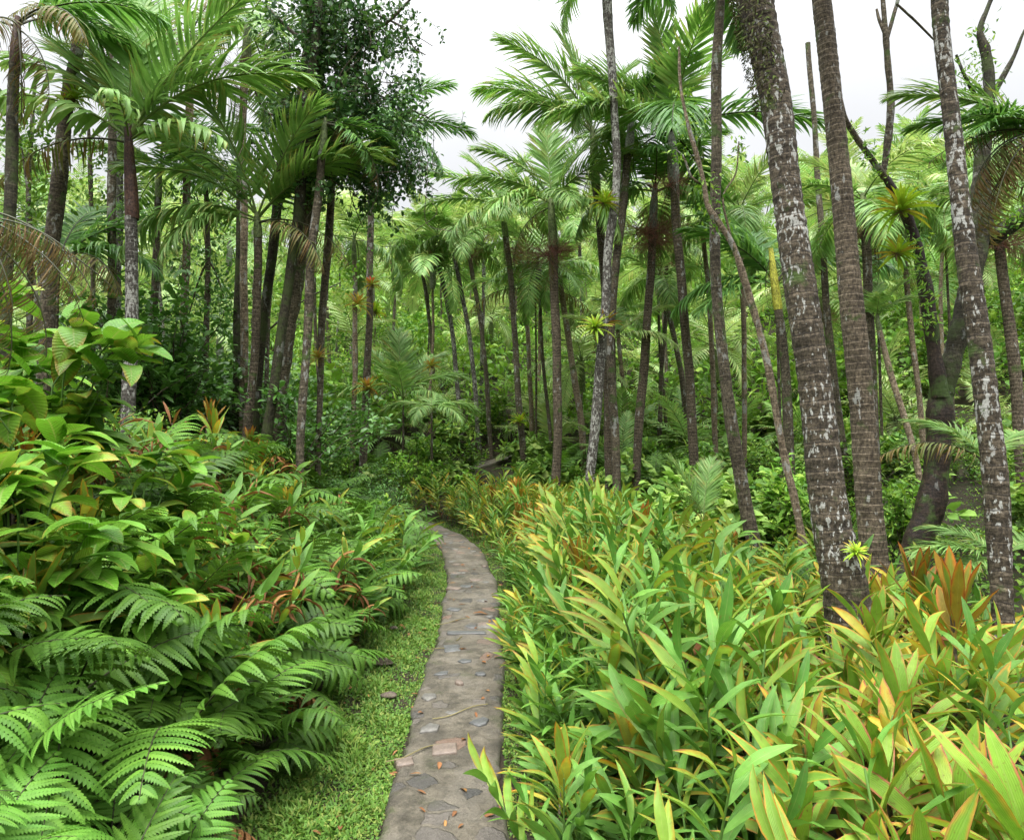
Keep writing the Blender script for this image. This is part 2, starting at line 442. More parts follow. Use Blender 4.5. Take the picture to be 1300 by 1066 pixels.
M['shaft_y'] = bark_mat('yellow_crownshaft', (.42, .42, .05), (.58, .55, .10), ring=.6, ring_amt=.2, lichen=0, rough=.45, bump=.2)
M['shaft_grey'] = bark_mat('grey_crownshaft', (.17, .17, .15), (.30, .31, .27), ring=.5, ring_amt=.3, lichen=.3, rough=.55, bump=.25)
M['soil'] = surf_mat('forest_soil', [(.3, (.018, .013, .008)), (.5, (.04, .028, .015)), (.62, (.03, .045, .012)), (.8, (.07, .045, .022))], 5, rough=.9, bump=.9, bdist=.05)
def path_mat():
    m, k = base_mat('wet_path_concrete'); nt = k.nt
    tc = nt.nodes.new('ShaderNodeTexCoord'); ob = tc.outputs['Object']
    at_ = nt.nodes.new('ShaderNodeAttribute'); at_.attribute_name = 'ld'
    sp = nt.nodes.new('ShaderNodeSeparateColor'); nt.links.new(at_.outputs['Color'], sp.inputs[0])
    edge = sp.outputs[0]
    wn = nt.nodes.new('ShaderNodeTexNoise'); nt.links.new(ob, wn.inputs['Vector']); wn.inputs['Scale'].default_value = 9; wn.inputs['Detail'].default_value = 3
    wv = nt.nodes.new('ShaderNodeVectorMath'); wv.operation = 'MULTIPLY_ADD'
    nt.links.new(wn.outputs['Color'], wv.inputs[0]); wv.inputs[1].default_value = (.09, .09, 0); nt.links.new(ob, wv.inputs[2])
    fl = nt.nodes.new('ShaderNodeMapping'); nt.links.new(wv.outputs[0], fl.inputs[0]); fl.inputs['Scale'].default_value = (1, 1, 0)
    vo = nt.nodes.new('ShaderNodeTexVoronoi'); vo.voronoi_dimensions = '2D'; vo.feature = 'F1'; vo.inputs['Scale'].default_value = 8.5; vo.inputs['Randomness'].default_value = .95
    nt.links.new(fl.outputs[0], vo.inputs['Vector'])
    ve = nt.nodes.new('ShaderNodeTexVoronoi'); ve.voronoi_dimensions = '2D'; ve.feature = 'DISTANCE_TO_EDGE'; ve.inputs['Scale'].default_value = 8.5; ve.inputs['Randomness'].default_value = .95
    nt.links.new(fl.outputs[0], ve.inputs['Vector'])
    cs = nt.nodes.new('ShaderNodeSeparateColor'); nt.links.new(vo.outputs['Color'], cs.inputs[0])
    grit = k.noise(ob, 95, 4, .75); mid = k.noise(ob, 14, 6, .65); big = k.noise(ob, 2.6, 4, .6)
    is_stone = k.m('MULTIPLY', k.ss(cs.outputs[0], .78, .82), k.ss(ve.outputs['Distance'], .05, .13))
    con = k.mix(k.ss(mid, .32, .68), (.070, .061, .043), (.175, .152, .112))
    con = k.mix(k.m('MULTIPLY', k.ss(big, .45, .68), .6), con, (.052, .046, .036))
    con = k.mix(k.m('MULTIPLY', k.ss(big, .52, .36), .4), con, (.20, .18, .148))
    stn = k.mix(cs.outputs[1], (.055, .056, .056), (.19, .165, .14))
    stn = k.mix(k.ss(cs.outputs[2], .72, .8), stn, (.20, .13, .095))
    col = k.mix(k.m('MULTIPLY', is_stone, .8), con, stn)
    col = k.mix(1.0, col, k.mix(grit, (.35, .35, .35), (1.65, 1.62, 1.58)), 'MULTIPLY')
    ms = k.ss(k.m('ADD', edge, k.m('MULTIPLY', k.m('SUBTRACT', mid, .5), 1.1)), .86, 1.12)
    ms = k.m('MAXIMUM', ms, k.m('MULTIPLY', k.ss(k.noise(ob, 4, 4), .60, .72), .55))
    col = k.mix(k.m('MULTIPLY', ms, .8), col, k.mix(grit, (.02, .03, .008), (.085, .10, .03)))
    bs = nt.nodes.new('ShaderNodeBsdfPrincipled'); nt.links.new(col, bs.inputs['Base Color'])
    k.set(bs.inputs['Roughness'], k.m('ADD', k.m('MULTIPLY_ADD', mid, .35, .42), k.m('MULTIPLY', is_stone, -.15)))
    bs.inputs['Specular IOR Level'].default_value = .4
    ht = k.m('ADD', k.m('ADD', k.m('MULTIPLY', is_stone, .5), k.m('MULTIPLY', mid, .9)), k.m('MULTIPLY', grit, .55))
    bmp = nt.nodes.new('ShaderNodeBump'); bmp.inputs['Strength'].default_value = 1.0; bmp.inputs['Distance'].default_value = .022
    nt.links.new(ht, bmp.inputs['Height']); nt.links.new(bmp.outputs[0], bs.inputs['Normal'])
    out = nt.nodes.new('ShaderNodeOutputMaterial'); nt.links.new(bs.outputs[0], out.inputs[0])
    return m


M['path'] = path_mat()
M['stone_d'] = surf_mat('dark_slate', [(.3, (.055, .055, .053)), (.7, (.13, .13, .125))], 10, rough=.42, bump=.6, bdist=.01, spec=.5, fine=70)
M['stone_r'] = surf_mat('reddish_stone', [(.3, (.11, .085, .065)), (.7, (.22, .17, .135))], 10, rough=.5, bump=.5, bdist=.01, spec=.4, fine=80)
M['stone_g'] = surf_mat('grey_stone', [(.3, (.08, .075, .065)), (.7, (.19, .178, .155))], 9, rough=.5, bump=.5, bdist=.01, spec=.4, fine=80)

# ------------------------------------------------------------------ object helpers


def thing(name, label, cat, loc=(0, 0, 0), group=None, rot=(0, 0, 0), scale=1.0):
    o = bpy.data.objects.new(name, None); COL.objects.link(o)
    o.empty_display_size = .2
    o.location = loc; o.rotation_euler = rot
    o.scale = (scale,) * 3 if np.isscalar(scale) else scale
    o['label'] = label; o['category'] = cat
    if group:
        o['group'] = group
    return o


def obj(name, me, parent=None, loc=(0, 0, 0), rot=(0, 0, 0), scale=1.0):
    o = bpy.data.objects.new(name, me); COL.objects.link(o)
    o.location = loc; o.rotation_euler = rot
    o.scale = (scale,) * 3 if np.isscalar(scale) else scale
    if parent:
        o.parent = parent
    return o


def tag(o, label, cat, group=None):
    o['label'] = label; o['category'] = cat
    if group:
        o['group'] = group
    return o


def copy_tree(src, parent=None):
    c = src.copy(); COL.objects.link(c)
    c.parent = parent
    for ch in list(src.children):
        copy_tree(ch, c)
    return c


class Kind:
    """one kind of plant: the first placement uses the original, later ones copy it with its parts"""
    def __init__(self, root):
        self.root, self.used = root, False

    def place(self, loc, rz, scale, label, group, tilt=(0, 0)):
        o = self.root if not self.used else copy_tree(self.root)
        self.used = True
        o.location = loc; o.rotation_euler = (tilt[0], tilt[1], rz)
        o.scale = (scale,) * 3
        o['label'] = label
        if group:
            o['group'] = group
        elif 'group' in o:
            del o['group']
        return o


def finish_kinds(kinds):
    for k in kinds:
        if not k.used:
            for ch in list(k.root.children_recursive):
                bpy.data.objects.remove(ch)
            bpy.data.objects.remove(k.root)


# ------------------------------------------------------------------ setting: ground, path
def graded(lo, hi, fine_lo, fine_hi, step, grow=1.18):
    a = list(np.arange(fine_lo, fine_hi + 1e-6, step)); s = step
    x = fine_hi
    while x < hi:
        s *= grow; x += s; a.append(x)
    s = step; x = fine_lo
    while x > lo:
        s *= grow; x -= s; a.insert(0, x)
    return np.array(a)


gx = graded(-400, 400, -7, 7, .14); gy = graded(-60, 900, -1, 16, .16)
X, Y = np.meshgrid(gx, gy)
Z = gz(X, Y)
mb = MB()
nx, ny = len(gx), len(gy)
i = np.arange(ny - 1)[:, None] * nx + np.arange(nx - 1)[None]
mb.add(np.stack([X, Y, Z], -1).reshape(-1, 3), np.stack([i, i + 1, i + nx + 1, i + nx], -1).reshape(-1, 4), np.zeros((nx * ny, 4)))
o = obj('ground', mb.mesh('ground', [M['soil']])); o['kind'] = 'structure'

# path: slab with lightly wandering edges, 3 cm proud of the ground
ys = np.concatenate([np.arange(-4, 14, .06), np.arange(14, 19.5, .1)])
pc = np.stack([path_x(ys), ys], -1)
for _ in range(12):
    pc[1:-1, 0] = .25 * pc[:-2, 0] + .5 * pc[1:-1, 0] + .25 * pc[2:, 0]
tg = nrm(np.gradient(pc, axis=0)); nr = np.stack([tg[:, 1], -tg[:, 0]], -1)
cols = np.array([-1, -.97, -.9, -.6, -.3, 0, .3, .6, .9, .97, 1])
wl = .265 + .012 * np.sin(ys * 3.1) + .010 * np.sin(ys * 7.7 + 1) + .006 * rng.standard_normal(len(ys))
wr = .268 + .012 * np.sin(ys * 2.6 + 2) + .010 * np.sin(ys * 6.9) + .006 * rng.standard_normal(len(ys))
PV = np.zeros((len(ys), len(cols), 3))
for j, c in enumerate(cols):
    w = np.where(c < 0, wl, wr)
    xy = pc + nr * (c * w)[:, None]
    PV[:, j, :2] = xy
    top = .032 + .006 * (1 - c * c) + .004 * np.sin(xy[:, 0] * 21) * np.sin(xy[:, 1] * 17)
    PV[:, j, 2] = gz(pc[:, 0], pc[:, 1]) + (top if abs(c) < .95 else (.018 if abs(c) < .99 else -.05))
n_, c_ = len(ys), len(cols)
i = np.arange(n_ - 1)[:, None] * c_ + np.arange(c_ - 1)[None]
mb = MB(); mb.add(PV.reshape(-1, 3), np.stack([i, i + 1, i + c_ + 1, i + c_], -1).reshape(-1, 4), np.stack([np.broadcast_to(np.abs(cols), (n_, c_))] + [np.zeros((n_, c_))] * 3, -1).reshape(-1, 4))
o = obj('path', mb.mesh('path', [M['path']])); o['kind'] = 'structure'


def on_ground(px, py):
    r = ray(px, py); t = 0.5
    for _ in range(4000):
        p = CAM + r * t
        if p[2] <= gz(p[0], p[1]) + .035:
            return p
        t += .01 if t < 15 else .05
    return p


def stone(px, py, w, d, ang, mat, label, h=.012, k=6, seed=0, z=None, group=None, irregular=.15):
    rs = np.random.default_rng(seed)
    p = on_ground(px, py)
    th = np.arange(k) / k * 2 * PI + rs.uniform(-.2, .2, k)
    if k == 4:
        base = np.array([[-1, -1], [1, -1], [1, 1], [-1, 1]]) * .5
        base = base * (1 + rs.uniform(-irregular, irregular, (4, 2)) * .7)
    else:
        base = np.stack([np.cos(th), np.sin(th)], -1) * .5 * (1 + rs.uniform(-irregular, irregular, (k, 1)) * 2)
    # densify the outline
    out = []
    for a in range(k):
        for u in (0, .33, .66):
            q = base[a] * (1 - u) + base[(a + 1) % k] * u
            out.append(q * (1 + rs.uniform(-.03, .03)))
    out = np.array(out) * [w, d]
    ca, sa = math.cos(ang), math.sin(ang)
    out = out @ np.array([[ca, sa], [-sa, ca]])
    n = len(out)
    mb = MB()
    rings = [(1.0, -.02), (1.0, h * .55), (.94, h * .9), (.8, h), (.4, h + .001)]
    V = np.concatenate([np.column_stack([out * s, np.full(n, zz) + rs.uniform(-.0012, .0012, n)]) for s, zz in rings])
    for a in range(len(rings) - 1):
        kk = np.arange(n)
        if a == 0:
            mb.add(V, np.stack([kk, (kk + 1) % n, n + (kk + 1) % n, n + kk], -1), np.zeros((len(V), 4)))
        else:
            mb.f4.append(np.stack([a * n + kk, a * n + (kk + 1) % n, (a + 1) * n + (kk + 1) % n, (a + 1) * n + kk], -1)); mb.m4.append(np.zeros(n, int))
    mb.add(np.vstack([V[-n:], [[0, 0, h + .001]]]), np.stack([np.arange(n), (np.arange(n) + 1) % n, np.full(n, n)], -1), np.zeros((n + 1, 4)))
    zz = gz(pc[np.argmin(abs(pc[:, 1] - p[1]))][0], p[1]) + .034 if z is None else z
    o = obj('paving_stone', mb.mesh('paving_stone', [M[mat]]), loc=(p[0], p[1], zz))
    tag(o, label, 'stone', group)
    return o


stone(592, 804, .30, .075, .03, 'stone_d', 'long dark slate slab set straight across the path', h=.014, k=4, seed=1)
stone(565, 953, .125, .115, .1, 'stone_r', 'squarish reddish stone in the path with a smaller one left of it', h=.014, k=4, seed=2)
stone(513, 969, .085, .08, .3, 'stone_r', 'small reddish stone at the left path edge beside squarish stone', h=.012, k=4, seed=3)
stone(546, 926, .13, .10, .5, 'stone_g', 'wedge shaped grey stone set near the left edge of the path', h=.014, k=5, seed=4)
stone(583, 869, .062, .07, .2, 'stone_r', 'small pale tan pebble standing out on the middle of the path', h=.022, k=7, seed=5)
stone(545, 886, .11, .12, .9, 'stone_g', 'pale grey angular stone at the left side of the path', h=.013, k=5, seed=6)
stone(611, 857, .09, .07, .1, 'stone_d', 'dark blue grey stone close to the right path edge', h=.015, k=6, seed=7)
stone(590, 840, .12, .10, .6, 'stone_d', 'dark pointed stone in the path below the long slate slab', h=.012, k=5, seed=8)
stone(561, 856, .10, .07, .8, 'stone_d', 'dark flat stone left of the pointed stone in the path', h=.009, k=5, seed=9)
stone(610, 918, .10, .10, .4, 'stone_d', 'purplish dark stone under the leaves at the right path edge', h=.014, k=6, seed=10)
stone(576, 905, .10, .06, .2, 'stone_g', 'low grey stone in the middle of the path above wedge stone', h=.008, k=6, seed=11)
stone(577, 774, .12, .13, .2, 'stone_d', 'blue grey stone in the path just beyond the slate slab', h=.010, k=6, seed=12)
rs_ = np.random.default_rng(3)
for kx in range(30):
    yy = rs_.uniform(4.6, 11.2); xx = path_x(yy) + rs_.uniform(-.22, .22)
    sc = rs_.uniform(.06, .13)
    v = np.array([xx, yy, 0]) - CAM; v[2] = gz(xx, yy) + .034 - H
    fwd = np.array([0, math.cos(THETA), math.sin(THETA)]); up = np.array([0, -math.sin(THETA), math.cos(THETA)])
    dz = v @ fwd
    stone(650 + F * v[0] / dz, 488 - F * (v @ up) / dz, sc * 1.25, sc, rs_.uniform(0, 3), rs_.choice(['stone_d', 'stone_g', 'stone_g', 'stone_r']),
          'flat cobble bedded in the path before the bend', h=rs_.uniform(.005, .012), k=int(rs_.integers(4, 8)), seed=100 + kx, group='cobbles bedded in the path')

# ------------------------------------------------------------------ world, sun
w = bpy.data.worlds.new('World'); scene.world = w; w.use_nodes = True
nt = w.node_tree; nt.nodes.clear(); k = NT(nt)
sky = nt.nodes.new('ShaderNodeTexSky'); sky.sky_type = 'NISHITA'; sky.sun_disc = False
SUN_EL, SUN_ROT = math.radians(62), math.radians(200)
sky.sun_elevation = SUN_EL; sky.sun_rotation = SUN_ROT; sky.dust_density = 3; sky.air_density = 1.0
tc = nt.nodes.new('ShaderNodeTexCoord')
sx = nt.nodes.new('ShaderNodeSeparateXYZ'); nt.links.new(tc.outputs['Generated'], sx.inputs[0])
el = k.m('MAXIMUM', sx.outputs[2], 0.0)
cl = k.noise(tc.outputs['Generated'], 3.0, 5, .55)
# overcast: thick cloud, three times brighter overhead than at the horizon
lum = k.m('MULTIPLY', k.m('MULTIPLY_ADD', k.m('POWER', el, 4.5), 92.0, 7.7), k.m('MULTIPLY_ADD', cl, .34, .83))
cc = nt.nodes.new('ShaderNodeCombineColor')
nt.links.new(k.m('MULTIPLY', lum, .985), cc.inputs[0]); nt.links.new(lum, cc.inputs[1]); nt.links.new(k.m('MULTIPLY', lum, 1.025), cc.inputs[2])
colr = k.mix(.94, sky.outputs[0], cc.outputs[0])
bg = nt.nodes.new('ShaderNodeBackground'); nt.links.new(colr, bg.inputs[0]); bg.inputs[1].default_value = .115
wo = nt.nodes.new('ShaderNodeOutputWorld'); nt.links.new(bg.outputs[0], wo.inputs[0])
sd = bpy.data.lights.new('sun', 'SUN'); sd.energy = 2.4; sd.angle = math.radians(16); sd.color = (1, .97, .92)
so = bpy.data.objects.new('sun', sd); COL.objects.link(so)
sdir = Vector((math.sin(SUN_ROT) * math.cos(SUN_EL), math.cos(SUN_ROT) * math.cos(SUN_EL), math.sin(SUN_EL)))
so.rotation_euler = sdir.to_track_quat('Z', 'Y').to_euler()
so.location = (0, -5, 30)
scene.view_settings.view_transform = 'Standard'; scene.view_settings.look = 'None'; scene.view_settings.exposure = 0
cy = scene.cycles
cy.max_bounces = 5; cy.diffuse_bounces = 2; cy.glossy_bounces = 2; cy.transmission_bounces = 2; cy.transparent_max_bounces = 4
cy.caustics_reflective = False; cy.caustics_refractive = False
cy.use_denoising = True
cy.sample_clamp_indirect = 4

#PART2
# ------------------------------------------------------------------ trunks
RS = {'b_spot': .085, 'b_ring': .055, 'b_grey': .07, 'b_white': .045, 'b_moss': .09, 'b_dark': .3, 'b_tan': .075}


def trunk_builder(P, R, mat, sides=14, seed=0, lip=.035, wob=.012):
    """P: points along the trunk (world), R: radii. Ring scars as real swellings."""
    rs = np.random.default_rng(seed)
    ln = np.linalg.norm(np.diff(P, axis=0), axis=1).sum()
    ring = RS.get(mat, .08)
    n = int(min(260, max(12, ln / ring * 3)))
    C = catmull(np.column_stack([P, R]), n)
    p, r = C[:, :3].copy(), C[:, 3].copy()
    s = np.concatenate([[0], np.cumsum(np.linalg.norm(np.diff(p, axis=0), axis=1))])
    ph = (s / ring + .6 * np.sin(s * 2.1 + seed)) % 1
    r = r * (1 + lip * .8 * np.where(ph > .66, 1, 0) - .06 + .02 * np.sin(s * 5 + seed) + .02 * rs.standard_normal(n) * .5)
    p[:, 0] += .006 * np.sin(s * 3.3 + seed); p[:, 1] += .006 * np.cos(s * 2.7 + seed)
    mb = MB(); tube(mb, p, r, sides, wob=wob)
    return mb


def px_points(pts, Y):
    """(px, py, width px) seen on the photograph -> points and radii at a depth (or a depth that changes from first to last)"""
    if np.isscalar(Y):
        Y = (Y, Y)
    ys_ = np.array([p[1] for p in pts], float)
    t = (ys_ - ys_[0]) / (ys_[-1] - ys_[0])
    P = np.array([at(a[0], a[1], Y[0] + (Y[1] - Y[0]) * tt) for a, tt in zip(pts, t)])
    R = np.array([a[2] / 2 / F * (Y[0] + (Y[1] - Y[0]) * tt) for a, tt in zip(pts, t)])
    return P, R


def to_ground(P, R, flare=1.12):
    """lengthen the lower end (first point) down into the ground"""
    d = nrm(P[0] - P[1])
    d = nrm(d * [.55, .55, 1]) if d[2] < 0 else np.array([0, 0, -1.])
    p = P[0].copy()
    for _ in range(400):
        if p[2] <= gz(p[0], p[1]) - .06:
            break
        p = p + d * .02
    if np.linalg.norm(p - P[0]) < .05:
        return P, R
    return np.vstack([p, P]), np.concatenate([[R[0] * flare], R])


# ------------------------------------------------------------------ palm fronds (origin at the base, growing along +X, upper side +Z)
def frond_mesh(name, L=1.8, n=38, bend=.9, ll=.5, lw=.05, droop=.6, vee=.35, mats=('palm', 'rachis'), petiole=.14, rows=4, gap=.05, sweep=(70, 22), seed=0, spread=.22, rr=.014):
    rs = np.random.default_rng(seed)
    t = np.linspace(0, 1, 64)
    a = bend * t
    pos = np.column_stack([L * np.sin(a) / bend, .03 * L * np.sin(t * 2.5 + seed) * t, -L * (1 - np.cos(a)) / bend])
    mb = MB()
    tube(mb, pos, rr * (1 - .82 * t) + .001, 6, mat=1)
    tt = np.linspace(petiole, .995, n)
    P, D, N, LL, WW, BB = [], [], [], [], [], []
    for s in (-1, 1):
        u = tt + rs.uniform(-.3, .3, n) / n
        keep = rs.random(n) > gap
        u = np.clip(u[keep], 0, 1)
        aa = bend * u
        base = np.column_stack([L * np.sin(aa) / bend, .03 * L * np.sin(u * 2.5 + seed) * u, -L * (1 - np.cos(aa)) / bend])
        tx = np.column_stack([np.cos(aa), 0 * aa, -np.sin(aa)]); tn = np.column_stack([np.sin(aa), 0 * aa, np.cos(aa)])
        q = (u - petiole) / (1 - petiole)
        ang = np.radians(sweep[0] + (sweep[1] - sweep[0]) * q ** 1.2) + rs.uniform(-spread, spread, len(u)) * .6
        v = vee + rs.uniform(-spread, spread, len(u))
        side = np.array([0, s, 0.])
        out = side[None] * np.cos(v)[:, None] + tn * np.sin(v)[:, None]
        d = tx * np.cos(ang)[:, None] + out * np.sin(ang)[:, None]
        prof = np.sin(PI * (.20 + .74 * np.clip(q, 0, 1))) ** .75
        P.append(base); D.append(d); N.append(tn * .9 + d * 0 + np.array([0, 0, .35])); LL.append(ll * prof * rs.uniform(.86, 1.1, len(u))); WW.append(lw * (.6 + .4 * prof)); BB.append(droop * rs.uniform(.5, 1.6, len(u)))
    leaf_batch(mb, np.concatenate(P), np.concatenate(D), np.concatenate(N), np.concatenate(LL), np.concatenate(WW), np.concatenate(BB), rows=rows, prof=P_LEAFLET, fold=.35, r=rs.random(sum(map(len, P))), r2=rs.random(sum(map(len, P))), twist=rs.uniform(-1., 1., sum(map(len, P))))
    return mb.mesh(name, [M[mats[0]], M[mats[1]]])


FR = {
    'up': [frond_mesh('frond', 1.57, 62, .45, 0.53, .047, .35, .45, seed=1), frond_mesh('frond', 1.48, 60, .6, 0.55, .047, .45, .4, seed=2)],
    'mid': [frond_mesh('frond', 1.65, 64, .95, 0.57, .047, .6, .3, seed=3), frond_mesh('frond', 1.61, 62, 1.1, 0.59, .047, .75, .25, seed=4)],
    'arch': [frond_mesh('frond', 1.65, 62, 1.45, 0.59, .047, .95, .15, seed=5), frond_mesh('frond', 1.70, 62, 1.7, 0.57, .047, 1.15, .05, seed=6, gap=.06)],
    'dark': [frond_mesh('frond', 1.65, 64, .9, 0.57, .047, .6, .25, mats=('palm_d', 'rachis_d'), seed=7), frond_mesh('frond', 1.65, 62, 1.35, 0.57, .047, .9, .1, mats=('palm_d', 'rachis_d'), seed=8, gap=.05)],
    'pale': [frond_mesh('frond', 1.65, 60, .7, 0.55, .047, .5, .35, mats=('palm_pale_haze', 'rachis'), seed=9), frond_mesh('frond', 1.65, 60, 1.2, 0.57, .047, .8, .15, mats=('palm_pale_haze', 'rachis'), seed=10)],
    'dead': [frond_mesh('dead_frond', 1.7, 40, 1.3, .46, .017, 1.7, -.6, mats=('palm_dead', 'rachis_d'), seed=11, gap=.12, spread=.5), frond_mesh('dead_frond', 1.7, 38, .8, .42, .015, 1.9, -.8, mats=('palm_dead', 'rachis_d'), seed=12, gap=.2, spread=.6)],
    'half': [frond_mesh('fading_frond', 1.8, 38, 1.3, .46, .03, 1.4, -.2, mats=('palm_half', 'rachis_d'), seed=13, gap=.1, spread=.35)],
    'broad': [frond_mesh('frond', 1.5, 20, .9, .50, .075, 1.2, .3, seed=14, spread=.25), frond_mesh('frond', 1.5, 18, 1.3, .5, .08, 1.7, .1, seed=15, spread=.3, gap=.08)],
}


def add_frond(root, kind, loc, az, elev, scale=1.0, roll=0.0, var=None):
    lst = FR[kind]
    me = lst[random.randrange(len(lst)) if var is None else var % len(lst)]
    R = Matrix.Rotation(math.radians(az), 3, 'Z') @ Matrix.Rotation(-math.radians(elev), 3, 'Y') @ Matrix.Rotation(roll, 3, 'X')
    nm = 'dead_palm_frond' if kind == 'dead' else 'palm_frond'
    return obj(nm, me, root, loc, R.to_euler(), scale)


def spray_mesh(name, n=60, L=.5, mats=('fruit',), seed=0, up=.3, th=.006):
    """a much branched fruiting stalk hanging under the crownshaft"""
    rs = np.random.default_rng(seed); mb = MB()
    D = nrm(np.column_stack([rs.normal(0, 1, n), rs.normal(0, 1, n), rs.normal(up, .5, n)]))
    leaf_batch(mb, np.zeros((n, 3)), D, nrm(rs.normal(0, 1, (n, 3))), L * rs.uniform(.5, 1, n), th * 1.6, rs.uniform(.3, 1.3, n), rows=4, prof=lambda t: np.ones_like(t), fold=.8)
    m2 = n * 7
    pick = rs.integers(0, n, m2); q = rs.uniform(.3, 1, m2)
    leaf_batch(mb, D[pick] * (L * .75 * q)[:, None] - np.array([0, 0, 1]) * (L * .18 * q * q)[:, None], nrm(D[pick] + rs.normal(0, .9, (m2, 3))), nrm(rs.normal(0, 1, (m2, 3))), L * .3 * rs.uniform(.5, 1, m2), th, .4, rows=2, prof=lambda t: np.ones_like(t), fold=.8)
    return mb.mesh(name, [M[mats[0]]])


SPRAY = [spray_mesh('fruit_cluster', 58, .6, seed=s, th=.006) for s in (1, 2)]


WSC = {48: .8, 49: .8, 50: .85, 51: .85, 52: .85, 53: .85, 47: .9}


def palm(name_label, pts, Y, mat, fronds=(), seed=0, group=None, shaft=None, fruit=(), top_extra=None, dead=(), name='palm_tree', sides=14, frond_at=None, lip=.035):
    """pts from base to top. shaft: (material, length m, swell). fronds: (kind, az, elev, scale)"""
    P, R = px_points(pts, Y)
    R = R * WSC.get(seed, 1.0)
    P, R = to_ground(P, R)
    if top_extra:
        d = nrm(P[-1] - P[-2]); P = np.vstack([P, P[-1] + d * top_extra]); R = np.append(R, R[-1] * .92)
    base = P[0].copy()
    root = thing(name, name_label, 'palm tree', base, group)
    root_pt = P[-1].copy()
    if shaft:
        mt, ln, sw = shaft
        d = nrm(P[-1] - P[-2])
        q = np.array([P[-1] - d * .02, P[-1] + d * ln * .12, P[-1] + d * ln * .5, P[-1] + d * ln])
        r = np.array([R[-1] * 1.05, R[-1] * sw, R[-1] * sw * .85, R[-1] * .55])
        mb = trunk_builder(q, r, 'x', sides, seed + 5, lip=.0, wob=0.0)
        obj('crownshaft', mb.mesh('crownshaft', [M[mt]], offset=base), root)
        root_pt = q[-1] - d * ln * .12
    mb = trunk_builder(P, R, mat, sides, seed, lip)
    obj('trunk', mb.mesh('trunk', [M[mat]], offset=base), root)
    loc = Vector(root_pt - base)
    for i_, f in enumerate(fronds):
        add_frond(root, f[0], loc + Vector((0, 0, -.012 * i_)), f[1], f[2], f[3], var=f[4] if len(f) > 4 else None)
    if fronds and shaft and seed in (21, 22, 23, 24, 25, 26, 27, 28, 7, 10, 43, 45):
        for q_ in range(2):
            add_frond(root, 'dead', Vector(P[-1] - base) + Vector((0, 0, .1)), seed * 77 + q_ * 150, -48 - 14 * q_, .62)
    for (dx, dz, s, az) in fruit:
        p = Vector(P[-1] - base) + Vector((dx, 0, dz))
        obj('fruit_cluster', SPRAY[int(az) % 2], root, p, (0, 0, math.radians(az)), s)
    return root, base, P, R


def ring_fronds(n, kinds, e0=78, e1=-15, az0=0, scale=1.0, rs=random):
    out = []
    for i_ in range(n):
        t = i_ / max(1, n - 1)
        el = e0 + (e1 - e0) * t + rs.uniform(-8, 8)
        kd = kinds[min(len(kinds) - 1, int(t * len(kinds)))]
        out.append((kd, az0 + i_ * 137.5 + rs.uniform(-14, 14), el, scale * (.75 + .3 * min(1, t * 3)) * rs.uniform(.9, 1.08)))
    return out


# ------------------------------------------------------------------ the named palms and trees
random.seed(11)
# right side
r_, b_, P_, R_ = palm('thick dark palm trunk blotched with white lichen, mossy near its top', [(1072, 742, 58), (1054, 650, 47), (1038, 520, 44), (1024, 420, 41), (1010, 320, 40), (996, 220, 39), (984, 130, 40), (971, 60, 44), (959, 0, 50), (952, -60, 46)], (4.1, 4.5), 'b_spot', seed=1, top_extra=2.2,
     fronds=[('dark', 300, 45, 1.0), ('dark', 60, 60, 1.), ('dark', 150, 40, 1.), ('dark', 10, 20, 1.)], sides=22)
rs = np.random.default_rng(5)
mb = MB()                                       # moss and rootlets on its upper left flank
n = 900
t_ = rs.random(n); i_ = P_[-3] * 0
A = at(948, -20, 4.46); Bq = at(980, 140, 4.42)
c = A + (Bq - A) * t_[:, None]; th = rs.uniform(1.7, 5.2, n); rad = .105 * (1.12 - .25 * t_)
nn = np.column_stack([np.cos(th), np.sin(th), 0 * th])
leaf_batch(mb, c + nn * rad[:, None], nrm(nn + rs.normal(0, .5, (n, 3)) + [0, 0, -.5]), nn, rs.uniform(.02, .07, n), .012, 1.0, rows=2)
M['moss'] = leaf_mat('moss_tuft', (.04, .05, .014), (.08, .07, .03), c3=(.10, .14, .03), rough=.8, transl=.1, rib=0)
obj('moss', mb.mesh('moss', [M['moss']], offset=b_), r_)
r_, b_, P_, R_ = palm('brown palm trunk with close rings, just behind the thick blotched trunk', [(1114, 742, 37), (1104, 640, 32), (1094, 520, 32), (1086, 430, 31), (1076, 330, 29), (1067, 230, 27), (1058, 130, 26), (1050, 60, 25), (1042, 0, 25), (1036, -50, 24)], (5.3, 5.6), 'b_ring', seed=2, top_extra=2.2,
     fronds=[('dark', 250, 30, 1.), ('dark', 90, 60, 1.), ('dark', 200, 50, 1.), ('dead', 330, -55, 1.)], sides=20)
palm('dark ringed palm trunk with lichen at the picture edge beside the leaning log', [(1276, 812, 26), (1272, 740, 26), (1264, 620, 31), (1253, 520, 29), (1242, 420, 27), (1228, 330, 27), (1217, 240, 23), (1206, 130, 21), (1196, 40, 21), (1190, -40, 21)], (3.9, 4.3), 'b_spot', seed=3, top_extra=2.,
     fronds=[('dark', 300, 30, 1.), ('dark', 60, 60, 1.), ('dead', 20, -50, .9), ('dark', 180, 60, 1.)], sides=20)
palm('slim dark palm trunk bending at its foot between crooked pale stem and mid path', [(962, 706, 19), (948, 650, 18), (932, 560, 17), (920, 470, 15), (910, 380, 14), (908, 300, 14), (909, 200, 14), (910, 100, 14), (913, 20, 13), (914, -40, 12)], (7.2, 7.6), 'b_grey', seed=4, top_extra=.8,
     fronds=ring_fronds(9, ['dark', 'dark'], 70, -20, 30))
